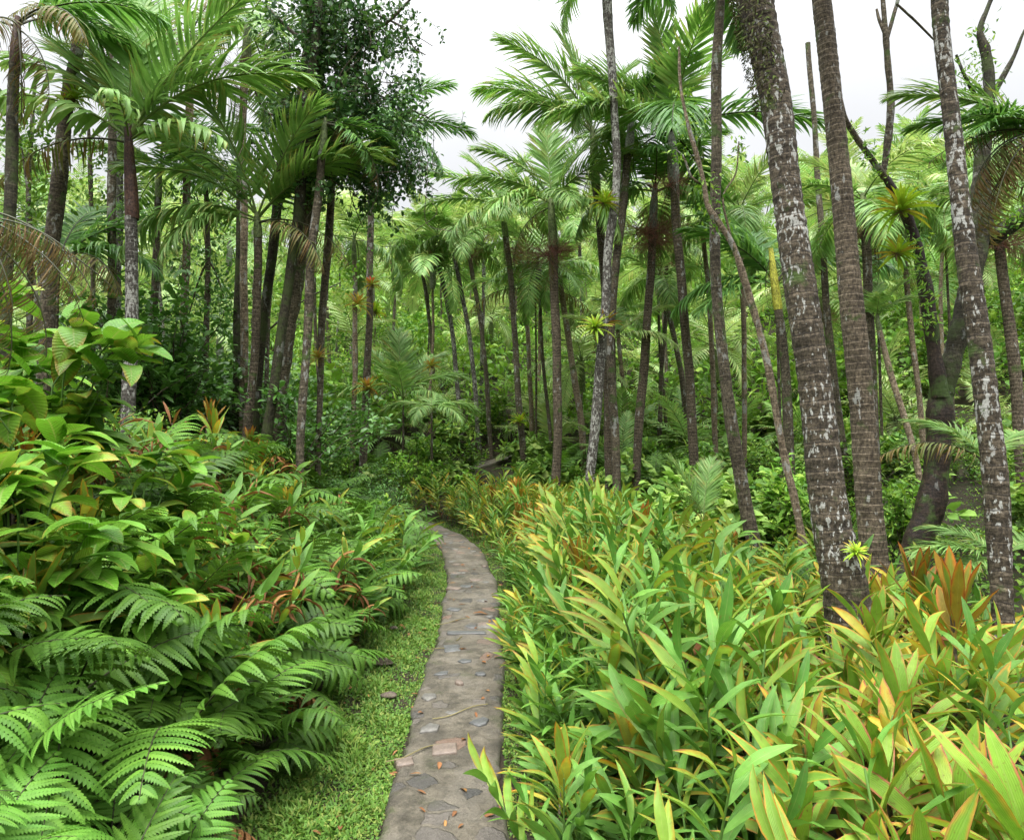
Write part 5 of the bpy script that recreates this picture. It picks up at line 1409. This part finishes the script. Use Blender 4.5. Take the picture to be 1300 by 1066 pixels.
for (x, y) in gp:
    d = path_x(y) - x
    q = rs.random()
    sc = float(rs.uniform(.62, .82)); loc = (x, y, gz(x, y)); az = rs.uniform(0, 6.28)
    if q < (.62 if d < 1.5 else .34):
        F_K[rs.integers(6)].place((x, y, gz(x, y) + .22), az, float(rs.uniform(.8, 1.1)), 'fern spreading between the strap leaved plants on the bank', 'ferns between strap leaves', (rs.uniform(-.1, .1), rs.uniform(0, .25)))
    elif q < .70 and y > 3.2:
        GB_K[rs.integers(3)].place(loc, az, sc * 1.1, 'ginger plant hung with rusty orange dead leaves along the middle of the bank', 'rusty ginger on the bank', (rs.uniform(-.1, .1), .3))
    elif q < .86 and d > 1.2:
        CG_K[rs.integers(2)].place(loc, az, sc * 1.1, 'broad leaved green ti plant on top of the bank', 'green ti plants on the bank', (rs.uniform(-.1, .1), .15))
    elif q < .91 and d > 1.2:
        D_K[0].place(loc, az, sc * 1.2, 'withered brown plant hanging on the bank above the ferns', 'withered plants on the bank')
    elif q < .94 and d > 1.3:
        R_K[rs.integers(2)].place(loc, az, sc, 'orange tinged ti plant on top of the bank left of the path', 'ti plants on the bank')
    elif y > 4 and d > 1.1:
        G_K[rs.integers(5)].place(loc, az, sc, 'green ginger plant with long strap leaves on top of the bank', 'green ginger on the bank', (rs.uniform(-.1, .1), .2))
for (px, py, Y, lab) in [(300, 632, 4.3, 'rusty ginger in the middle of the bank'), (372, 640, 5.0, 'rusty ginger above the ferns near the path bend'), (350, 590, 5.6, 'orange leaved ginger on the crest of the bank'), (235, 540, 4.4, 'ginger with orange dead leaves on the crest beside the large leaved shrub'), (425, 735, 5.0, 'ginger with hanging brown leaves at the lower edge of the bank'), (190, 500, 5.2, 'rusty ginger at the foot of the young palm with red crownshaft'), (280, 580, 5.0, 'ginger with rusty leaves on the bank below the dark bushes'), (410, 690, 5.3, 'rusty ginger over the dark ginger clumps'), (330, 690, 4.1, 'ginger with curled brown leaves amid the ferns'), (255, 640, 3.8, 'ginger with a brown withered skirt amid the ferns')]:
    p = at(px, py, Y); g = float(gz(p[0], Y))
    GB_K[rs.integers(3)].place((p[0], Y, g), rs.uniform(0, 6.28), float(np.clip((p[2] - g) / .85, .6, 1.05)), lab, None, (rs.uniform(-.1, .1), .2))
# dark green clumps where the bank meets the grass, ferns and bushes towards the bend
for (px, py, Y, s, kd, lab) in [(475, 760, 6.2, .78, G_K[0], 'dark ginger clump beside the grass strip, below the path bend'), (505, 720, 7.2, .8, G_K[1], 'ginger clump leaning over the grass just before the path bend'), (445, 800, 5.4, .72, G_K[2], 'ginger clump at the foot of the bank left of the slate slab'), (500, 750, 6.6, .62, G_K[3], 'small ginger plant with pale leaves at the grass edge'), (440, 740, 6.3, .85, GM_K[0], 'ginger clump with brown leaf bases at the foot of the bank')]:
    kd.place(spot(px, py, Y), rs.uniform(0, 6), s, lab, None, (0, .15))
for j in range(26):
    y = rs.uniform(6.6, 12.5); x = path_x(y) - rs.uniform(.85, 2.6)
    if rs.random() < .6:
        F_K[rs.integers(6)].place((x, y, gz(x, y) + .15), rs.uniform(0, 6.28), float(rs.uniform(.9, 1.2)), 'fern growing with bushes on the inner side of the path bend', 'ferns inside the path bend')
    else:
        S_K['mid'][rs.integers(3)].place((x, y, gz(x, y)), rs.uniform(0, 6.28), float(rs.uniform(.5, .7)), 'low green bush on the inner side of the path bend', 'bushes inside the path bend')

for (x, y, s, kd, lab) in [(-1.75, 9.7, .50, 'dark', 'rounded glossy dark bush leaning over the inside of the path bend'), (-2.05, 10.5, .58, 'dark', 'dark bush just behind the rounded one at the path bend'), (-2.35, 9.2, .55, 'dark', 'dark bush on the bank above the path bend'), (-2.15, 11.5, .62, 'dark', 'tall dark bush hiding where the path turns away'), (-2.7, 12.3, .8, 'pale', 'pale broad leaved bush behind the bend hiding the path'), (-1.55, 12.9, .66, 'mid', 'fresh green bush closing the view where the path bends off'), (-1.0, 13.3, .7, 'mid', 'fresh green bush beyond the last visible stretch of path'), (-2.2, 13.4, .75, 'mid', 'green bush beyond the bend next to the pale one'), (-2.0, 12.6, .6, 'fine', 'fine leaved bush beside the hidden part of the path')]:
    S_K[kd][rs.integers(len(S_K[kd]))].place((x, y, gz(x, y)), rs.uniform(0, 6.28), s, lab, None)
# ------------------------------------------------------------------ shrubs of the middle ground, each its own
rs = np.random.default_rng(101)
ns = 0


def place_shrub(x, y, kind, s, label, group):
    global ns
    ks = S_K[kind]
    ks[rs.integers(len(ks))].place((x, y, float(gz(x, y)) - .03), rs.uniform(0, 6.28), float(s), label, group, (rs.uniform(-.12, .12), rs.uniform(-.12, .12)))
    ns += 1


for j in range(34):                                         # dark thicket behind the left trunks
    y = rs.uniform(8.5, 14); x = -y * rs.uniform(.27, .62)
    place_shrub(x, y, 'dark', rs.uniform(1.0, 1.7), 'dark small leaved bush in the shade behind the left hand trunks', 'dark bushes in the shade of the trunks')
for j in range(40):                                         # right of the bed, behind the thick trunks
    y = rs.uniform(6.3, 12.5); x = rs.uniform(xr_bed(y) + .5, .85 * y + .5)
    kd = ['pale', 'mid', 'mid', 'fine'][rs.integers(4)]
    place_shrub(x, y, kd, rs.uniform(.6, 1.0), {'pale': 'pale bush with broad rounded leaves behind the thick trunks', 'mid': 'fresh green leafy bush behind the thick trunks', 'fine': 'fine leaved green bush behind the thick trunks'}[kd], 'bushes behind the thick trunks, ' + kd)
for (px, Y, s) in [(845, 8.2, .8), (875, 8.6, .95), (905, 8.0, .8), (935, 7.9, .8), (970, 8.2, .85), (1000, 8.6, .9), (920, 9.4, 1.15), (860, 8.5, .85), (890, 9.2, 1.0), (925, 8.6, .9), (840, 9.8, .9), (960, 9.5, 1.0), (880, 7.9, .7), (905, 10.4, 1.1)]:
    p = at(px, 545, Y); place_shrub(p[0], p[1], 'pale', s, 'pale bush with broad rounded leaves at the end of the bed', 'pale bushes at the end of the bed')
for j in range(105):                                         # the thicket across the far end of the path
    y = rs.uniform(12.6, 20); x = rs.uniform(-.52 * y, .62 * y)
    if abs(x - path_x(y)) < (.45 if y < 15.5 else .4):
        continue
    kd = ['pale', 'pale', 'mid', 'mid', 'fine'][rs.integers(5)]
    place_shrub(x, y, kd, rs.uniform(.65, 1.15), {'pale': 'pale broad leaved shrub in the thicket beyond the path bend', 'mid': 'fresh green shrub in the thicket beyond the path bend', 'fine': 'fine leaved shrub in the thicket beyond the path bend'}[kd], 'thicket beyond the bend, ' + kd)
for j in range(26):
    y = rs.uniform(12.5, 18); x = rs.uniform(-.3 * y, .35 * y)
    if abs(x - path_x(y)) < .7:
        continue
    F_K[rs.integers(6)].place((x, y, gz(x, y) + .3), rs.uniform(0, 6.28), float(rs.uniform(1.1, 1.6)), 'large fern in the thicket beyond the path bend', 'ferns beyond the bend')
print('shrubs', ns, 'ferns', nf)

for (px, py, Y, kd, s, lab) in [(535, 560, 15.2, 'mid', .9, 'green shrub beneath the upright young palm'), (565, 580, 14.6, 'pale', .8, 'pale shrub on the slope above the bend'), (590, 585, 15.6, 'mid', .85, 'green shrub left of the glimpsed upper path'), (520, 580, 14.2, 'fine', .9, 'fine leaved shrub below the young palms'), (548, 570, 16.6, 'pale', 1.0, 'pale shrub behind the low flat palm'), (610, 565, 18.8, 'mid', 1.0, 'green shrub above the glimpsed upper path'), (575, 560, 18.0, 'pale', 1.0, 'pale shrub on the slope left of the thin dark palm')]:
    p = at(px, py, Y); S_K[kd][rs.integers(len(S_K[kd]))].place((p[0], Y, float(gz(p[0], Y)) - .03), rs.uniform(0, 6.28), s, lab, None)
# ------------------------------------------------------------------ hillside undergrowth: nobody could count it
def merge(builders, mats_of, spots, name, kinds):
    """one mesh from many turned and scaled copies"""
    mb = MB(); mats = []
    arr = [b.arrays() for b in builders]
    for (x, y, z, rz, s, bi, tx) in spots:
        v, ld, f4, f3, m = arr[bi]
        c_, s_ = math.cos(rz), math.sin(rz)
        R = np.array([[c_, -s_, 0], [s_, c_, 0], [0, 0, 1]])
        vv = (v * s) @ R.T + [x, y, z]
        l2 = ld.copy(); l2[:, 2] = np.clip(l2[:, 2] * .35 + .65 * tx, 0, 1)
        mb.add(vv, f4, l2, 0)
        mb.m4[-1] = m[:len(f4)] + 0
    return mb.mesh(name, mats_of)


def light_shrub(seed, L=.2, W=.1, n=150, h=1.6, sp=1.1, prof=P_OVATE):
    r0 = np.random.default_rng(seed); mb = MB()
    th = r0.uniform(0, 6.28, n); u = r0.random(n) ** .5
    z = h * r0.random(n) ** .7
    rad = sp * u * np.sqrt(np.clip(1.05 - (z / h) ** 2 * .8, .1, 1)) * (1 + .25 * np.sin(th * 3 + seed))
    P = np.column_stack([rad * np.cos(th), rad * np.sin(th), z])
    D = nrm(np.column_stack([np.cos(th), np.sin(th), r0.normal(.1, .5, n)]) + r0.normal(0, .5, (n, 3)))
    leaf_batch(mb, P, D, nrm(np.array([0, 0, 1.]) + r0.normal(0, .35, (n, 3))), L * r0.uniform(.6, 1.25, n), W * r0.uniform(.7, 1.2, n), r0.uniform(.3, 1.2, n), rows=3, prof=prof, fold=.2, r=r0.random(n), r2=r0.random(n))
    return mb


LSB = [light_shrub(1, .17, .09, 190), light_shrub(2, .22, .15, 140), light_shrub(3, .13, .05, 260), light_shrub(4, .30, .06, 130, prof=P_LANCE), light_shrub(5, .16, .09, 200, 1.1, 1.4), light_shrub(6, .45, .06, 90, 1.5, 1.0, P_LANCE)]
for nm, (ylo, yhi), N_, mat, sc0 in (('undergrowth', (17, 34), 620, 'shrub', 1.0), ('undergrowth', (30, 75), 800, 'shrub_pale_haze', 2.0)):
    sp = []
    for j in range(N_):
        y = ylo + (yhi - ylo) * rs.random() ** .8; x = rs.uniform(-1, 1) * (.80 * y + 3)
        if abs(x - path_x(y)) < .8 and y < 19:
            continue
        sp.append((x, y, float(gz(x, y)) - .1, rs.uniform(0, 6.28), sc0 * rs.uniform(.65, 1.3), int(rs.integers(6)), float(np.clip(.5 + .35 * math.sin(x * .9 + 2 * math.sin(y * .5)) * math.cos(y * .7) + rs.normal(0, .25), 0, 1))))
    o = obj(nm, merge(LSB, [M[mat]], sp, nm, None)); o['kind'] = 'stuff'
    o['label'] = 'dense green undergrowth covering the lower hillside between palms' if mat == 'shrub' else 'pale green undergrowth covering the upper hillside'
# ground cover beneath bank, bed and bushes
sp = []
for j in range(520):
    y = rs.uniform(3.2, 17); x = rs.uniform(-.8 * y - 2.5, .85 * y + 2.0)
    d = x - path_x(y)
    if -1.05 < d < xr_bed(min(y, 12.5)) - path_x(y) + .2:
        continue
    sp.append((x, y, float(gz(x, y)) - .08, rs.uniform(0, 6.28), rs.uniform(.22, .42), int(rs.integers(5)), rs.random()))
o = obj('ground_cover', merge(LSB, [M['shrub']], sp, 'ground_cover', None)); o['kind'] = 'stuff'; o['label'] = 'low leafy ground cover between bushes and ferns'

# ------------------------------------------------------------------ hillside palms, each its own
rs = np.random.default_rng(55); random.seed(5)


def crown_mesh(seed, n=13, mat='palm', L=2.0, ll=.6, e0=80, e1=-20, nl=20, lw=.075, half=0):
    r0 = np.random.default_rng(seed); mb = MB()
    for j in range(n):
        az = j * 2.399 + r0.uniform(-.3, .3); el = math.radians(e0 + (e1 - e0) * j / (n - 1) + r0.uniform(-8, 8))
        bend = .6 + .9 * (j / n); Lf = L * r0.uniform(.85, 1.1)
        t = np.linspace(0, 1, 9); R = np.array((Matrix.Rotation(az, 3, 'Z') @ Matrix.Rotation(-el, 3, 'Y')))
        pos = np.column_stack([Lf * np.sin(bend * t) / bend, 0 * t, -Lf * (1 - np.cos(bend * t)) / bend]) @ R.T
        tube(mb, pos, .02 * (1 - .8 * t), 4, mat=1)
        for s in (-1, 1):
            u = np.linspace(.12, .99, nl); a = bend * u
            base = np.column_stack([Lf * np.sin(a) / bend, 0 * u, -Lf * (1 - np.cos(a)) / bend])
            tx = np.column_stack([np.cos(a), 0 * u, -np.sin(a)]); tn = np.column_stack([np.sin(a), 0 * u, np.cos(a)])
            q = (u - .12) / .87; ang = np.radians(68 - 42 * q)
            d = tx * np.cos(ang)[:, None] + (np.array([0, s, 0]) * .95 + tn * .3) * np.sin(ang)[:, None]
            leaf_batch(mb, base @ R.T, d @ R.T, tn @ R.T, ll * np.sin(PI * (.22 + .72 * q)) ** .7, lw, r0.uniform(.4, 1.1, nl), rows=3, prof=P_LEAFLET, fold=.3, r=np.full(nl, r0.random()), r2=r0.random(nl))
    return mb.mesh('crown', [M[mat], M['rachis']])


CR = {'palm': [crown_mesh(1), crown_mesh(2, 11)], 'pale': [crown_mesh(3, 12, 'palm_pale_haze'), crown_mesh(4, 14, 'palm_pale_haze', e1=-30), crown_mesh(5, 10, 'palm_pale_haze', e1=10)]}
TR = []
for s, mt in enumerate(['b_grey', 'b_ring', 'b_tan', 'b_white', 'b_grey']):
    h_ = 1.0
    P = np.array([[0, 0, -.05], [.02, .01, .3], [.035 * (-1) ** s, 0, .65], [.01 * s, .01, 1.0]])
    t = np.linspace(0, 1, 60); C = catmull(P, 60)
    C6 = C * [6, 6, 6]
    mb = MB(); tube(mb, C6, .066 * (1 - .22 * t) * (1 + .04 * (np.arange(60) % 3 == 0)), 8)
    TR.append((mb.mesh('trunk', [M[mt]]), C6[-1]))
SHAFT = []
for mt in ('shaft_g', 'shaft_grey'):
    mb = MB(); tube(mb, np.array([[0, 0, -.02], [0, 0, .12], [0, 0, .45], [0, 0, .9]]), np.array([.07, .095, .085, .045]), 8)
    SHAFT.append(mb.mesh('crownshaft', [M[mt]]))


def hill_palm(x, y, h, kind, label, group, fruit=False):
    j = int(rs.integers(5)); me, top = TR[j]
    s = h / 6
    root = thing('palm_tree', label, 'palm tree', (x, y, float(gz(x, y)) - .1), group, (rs.uniform(-.06, .06), rs.uniform(-.06, .06), rs.uniform(0, 6.28)), 1.0)
    obj('trunk', me, root, scale=(min(1.15, s * 1.0), min(1.15, s), s))
    t = Vector((top[0] * min(1.15, s), top[1] * min(1.15, s), top[2] * s))
    obj('crownshaft', SHAFT[int(rs.integers(2))], root, t)
    obj('crown', CR[kind][int(rs.integers(len(CR[kind])))], root, t + Vector((0, 0, .8)), (0, 0, rs.uniform(0, 6.28)), rs.uniform(.85, 1.1))
    if fruit:
        obj('fruit_cluster', SPRAY[int(rs.integers(2))], root, t, (0, 0, rs.uniform(0, 6)), 1.1)
    return root


hp = []
SKY_X = [0, 60, 130, 250, 470, 500, 560, 600, 700, 800, 950, 1050, 1150, 1300]
SKY_Y = [190, 200, 225, 215, 235, 262, 262, 245, 235, 190, 190, 165, 150, 150]
for _ in range(5000):
    y = 16 + 56 * rs.random() ** .95; x = rs.uniform(-1, 1) * (.76 * y + 2)
    if abs(x - path_x(y)) < 1.0 and y < 20:
        continue
    sp_ = 2.3 + .035 * y
    if all((x - a) ** 2 + (y - b) ** 2 > sp_ ** 2 for a, b in hp):
        g = float(gz(x, y)); px = 650 + F * x / y
        ztop = H + (545 - np.interp(px, SKY_X, SKY_Y) - rs.uniform(-18, 30)) / F * y
        h = min(ztop - g - 2.2, rs.uniform(4.2, 6.8) if y < 28 else rs.uniform(4.5, 7.5))
        if h < 2.0:
            continue
        hp.append((x, y))
        if y < 28:
            hill_palm(x, y, h, 'palm' if rs.random() < .5 else 'pale', 'slender green crowned palm at the foot of the hillside behind the main grove', 'palms at the foot of the hillside', rs.random() < .4)
        else:
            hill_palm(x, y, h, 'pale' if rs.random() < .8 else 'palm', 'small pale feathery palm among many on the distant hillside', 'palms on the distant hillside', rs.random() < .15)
    if len(hp) >= 155:
        break
sp2 = []
for _ in range(4000):
    y = 16.5 + 26 * rs.random() ** 1.2; x = rs.uniform(-1, 1) * (.76 * y + 2)
    if abs(x - path_x(y)) < 1.2 and y < 20:
        continue
    if all((x - a) ** 2 + (y - b) ** 2 > (1.3 + .03 * y) ** 2 for a, b in sp2) and all((x - a) ** 2 + (y - b) ** 2 > 1.0 for a, b in hp):
        sp2.append((x, y))
        hill_palm(x, y, rs.uniform(1.3, 3.4), 'pale' if rs.random() < .65 else 'palm', 'short palm whose crown fills the gaps between taller trunks on the slope', 'short palms on the slope', rs.random() < .25)
    if len(sp2) >= 75:
        break
yp = []
for _ in range(3000):
    y = 14.5 + 34 * rs.random() ** 1.4; x = rs.uniform(-1, 1) * (.76 * y + 2)
    if abs(x - path_x(y)) < 1.2 and y < 20:
        continue
    if all((x - a) ** 2 + (y - b) ** 2 > (.9 + .04 * y) ** 2 for a, b in yp):
        yp.append((x, y))
        kd = 'pale' if rs.random() < .6 else 'palm'
        root = thing('young_palm', ('pale' if kd == 'pale' else 'green') + ' young palm without a trunk, its fronds rising from the hillside undergrowth', 'young palm', (x, y, float(gz(x, y)) + rs.uniform(.1, .9)), 'young palms on the hillside, ' + kd)
        obj('crown', CR[kd][int(rs.integers(len(CR[kd])))], root, (0, 0, 0), (0, 0, rs.uniform(0, 6.28)), rs.uniform(.55, .95))
        mb = MB(); tube(mb, np.array([[0, 0, -1.3], [0, 0, -.6], [0, 0, .05]]), np.array([.05, .05, .04]), 6)
        obj('stem', mb.mesh('stem', [M['b_grey']]), root)
    if len(yp) >= 120:
        break
print('hill palms', len(hp), 'young', len(yp))

# thin stems seen one by one in the middle of the slope
for (a, b, c_, d_, w_, Y_, lab) in [(575, 430, 552, 318, 6, 19, 'thin spotted pole left of the pair of pale stems'), (600, 460, 575, 318, 6, 18.5, 'thin dark stem left of the pale leaning stem'), (616, 462, 595, 322, 6, 18, 'thin pale lichened stem leaning left in the thicket'), (613, 400, 612, 300, 5, 21, 'straight tan stem behind the pale leaning stem'), (672, 462, 659, 330, 6, 18, 'slim tan stem left of the centre palm'), (548, 440, 533, 330, 5, 20, 'slim stem above the upright young palm'), (500, 410, 497, 330, 5, 22, 'short dark stem beside the lone dark trunk'), (448, 560, 450, 330, 7, 14.5, 'straight grey stem left of the lone dark trunk'), (738, 460, 735, 300, 5, 20, 'dim stem behind the centre palm crown'), (905, 480, 893, 300, 7, 14, 'mossy slim stem left of the slim bending trunk'), (945, 560, 940, 300, 7, 13, 'thin dark upright stem behind the crooked pale stem'), (840, 470, 846, 330, 6, 16, 'thin stem between fruiting palm and long crownshaft palm')]:
    palm(lab, [(a, b, w_), ((a + c_) / 2 + 2, (b + d_) / 2, w_), (c_, d_, w_ * .9)], (Y_, Y_ + .2), ['b_white', 'b_grey', 'b_tan'][int(rs.integers(3))], seed=int(rs.integers(99)), shaft=('shaft_g', .6, 1.2), fronds=ring_fronds(8, ['pale', 'mid', 'arch'], 78, 0, rs.uniform(0, 360), .95), sides=8, fruit=[(.05, -.1, .9, 10)] if rs.random() < .5 else [])

# ------------------------------------------------------------------ grass strips along the path: stuff
rs = np.random.default_rng(66)
mb = MB()
n = 120000
y = 1.9 + 10.2 * rs.random(n) ** 1.5
left = rs.random(n) < .72
d = np.where(left, -(.262 + .58 * rs.random(n) ** 1.15), .262 + .42 * rs.random(n) ** 1.3)
x = path_x(y) + d
dens = np.sin(x * 9 + 1.3 * np.sin(y * 5)) * np.sin(y * 8 + 2 * np.sin(x * 7))
keep = (dens + rs.normal(0, .5, n)) > -.55
x, y, d = x[keep], y[keep], d[keep]; n = len(x)
az = rs.uniform(0, 6.28, n); e = np.radians(rs.uniform(20, 80, n))
D = np.column_stack([np.cos(az) * np.cos(e), np.sin(az) * np.cos(e), np.sin(e)])
hgt = rs.uniform(.014, .046, n) * (1 + .8 * np.clip(dens[keep], 0, 1)) * (.55 + .6 * sstep(.30, .5, np.abs(d)))
leaf_batch(mb, np.column_stack([x, y, gz(x, y) - .002]), D, np.array([0, 0, 1.]) + rs.normal(0, .2, (n, 3)), hgt, rs.uniform(.006, .017, n), rs.uniform(.3, 1.5, n), rows=2, prof=P_LANCE, r=np.clip(.5 + .35 * dens[keep] + rs.normal(0, .2, n), 0, 1))
o = obj('grass', mb.mesh('grass', [M['grass']])); o['kind'] = 'stuff'; o['label'] = 'short bright green grass and creeping herbs along both path edges'

# leaf litter on the path and grass
rs = np.random.default_rng(12)
def fallen(px, py, L, W, az, label, mat='dry', group=None, bend=.5):
    p = on_ground(px, py)
    mb = MB(); leaf_batch(mb, [[0, 0, .012]], [[math.cos(az), math.sin(az), .12]], [[0, 0, 1.]], L, W, bend, rows=7, fold=.3, ripple=.1)
    o = obj('fallen_leaf', mb.mesh('fallen_leaf', [M[mat]]), loc=(p[0], p[1], p[2] + .006)); tag(o, label, 'fallen leaf', group)
def straw(px, py, L, az, label, group=None):
    p = on_ground(px, py); mb = MB(); t = np.linspace(-.5, .5, 14)
    tube(mb, np.column_stack([L * t * math.cos(az) - .08 * L * np.sin(t * 5) * math.sin(az), L * t * math.sin(az) + .08 * L * np.sin(t * 5) * math.cos(az), .008 + 0 * t]), .003, 5)
    o = obj('fallen_stalk', mb.mesh('fallen_stalk', [M['straw']]), loc=(p[0], p[1], p[2] + .004)); tag(o, label, 'stalk', group)
M['straw'] = leaf_mat('straw', (.17, .145, .06), (.22, .19, .08), rough=.6, transl=0, rib=0)
fallen(600, 781, .15, .05, .2, 'single brown fallen leaf lying across the path above the slate slab')
straw(575, 790, .34, .55, 'yellow stalk lying across the path beside the brown leaf')
straw(553, 825, .13, .05, 'short pale stalk at the left path edge below the slate slab')
straw(583, 812, .10, 1.1, 'tiny yellow stalk touching the slate slab')
straw(585, 905, .36, .5, 'long pale stalk lying diagonally across the near path')
straw(525, 958, .30, .55, 'thin pale stalk on the path beside the squarish reddish stone')
for j in range(120):
    y_ = 2.9 + 7 * rs.random() ** 1.3; x_ = path_x(y_) + rs.uniform(-.7, .45)
    mb = MB(); az = rs.uniform(0, 6.28)
    leaf_batch(mb, [[0, 0, .004]], [[math.cos(az), math.sin(az), .15]], [[rs.normal(0, .2), rs.normal(0, .2), 1.]], rs.uniform(.03, .08), rs.uniform(.012, .025), rs.uniform(.2, 1.2), rows=4, fold=.3)
    o = obj('fallen_leaf', mb.mesh('fallen_leaf', [M['dry']]), loc=(x_, y_, float(gz(x_, y_)) + (.04 if abs(x_ - path_x(y_)) < .27 else .015)))
    tag(o, 'small brown leaf scrap fallen on the path or its grass edge', 'fallen leaf', 'leaf scraps along the path')
M['rock'] = surf_mat('brown_rock', [(.3, (.05, .04, .028)), (.55, (.13, .10, .075)), (.75, (.06, .075, .03))], 14, rough=.8, bump=.8, fine=60)
# mossy stones in the grass strip
for (px, py, s, lab) in [(486, 838, .13, 'small brown rock in the grass strip at the foot of the bank'), (494, 880, .10, 'dark rock sunk in the grass left of the near path'), (500, 795, .07, 'little rock in the grass near the dark ginger clump'), (460, 742, .2, 'round brown stump half hidden by the ginger at the bank foot')]:
    p = on_ground(px, py); mb = MB()
    lat = np.linspace(-.05, PI / 2, 7); lon = np.linspace(0, 2 * PI, 13)
    th, ph_ = np.meshgrid(lat, lon, indexing='ij')
    bump_ = 1 + .13 * np.sin(3 * ph_ + px) * np.cos(th) + .1 * np.sin(2 * th * 3 + py) * np.cos(th)
    v = np.stack([np.cos(th) * np.cos(ph_) * bump_, .8 * np.cos(th) * np.sin(ph_) * bump_, (.42 * np.sin(th) - .03) * bump_], -1) * s * .5
    i = np.arange(6)[:, None] * 13 + np.arange(12)[None]
    mb.add(v.reshape(-1, 3), np.stack([i, i + 1, i + 14, i + 13], -1).reshape(-1, 4), np.zeros((91, 4)))
    o = obj('rock', mb.mesh('rock', [M['rock']]), loc=(p[0], p[1], p[2] - .01)); tag(o, lab, 'rock')

finish_kinds(GB_K + G_K + GM_K + GY_K + C_K + CG_K + R_K + D_K + F_K + FB_K + BIG + [k_ for v_ in S_K.values() for k_ in v_])
print('objects', len(scene.objects))
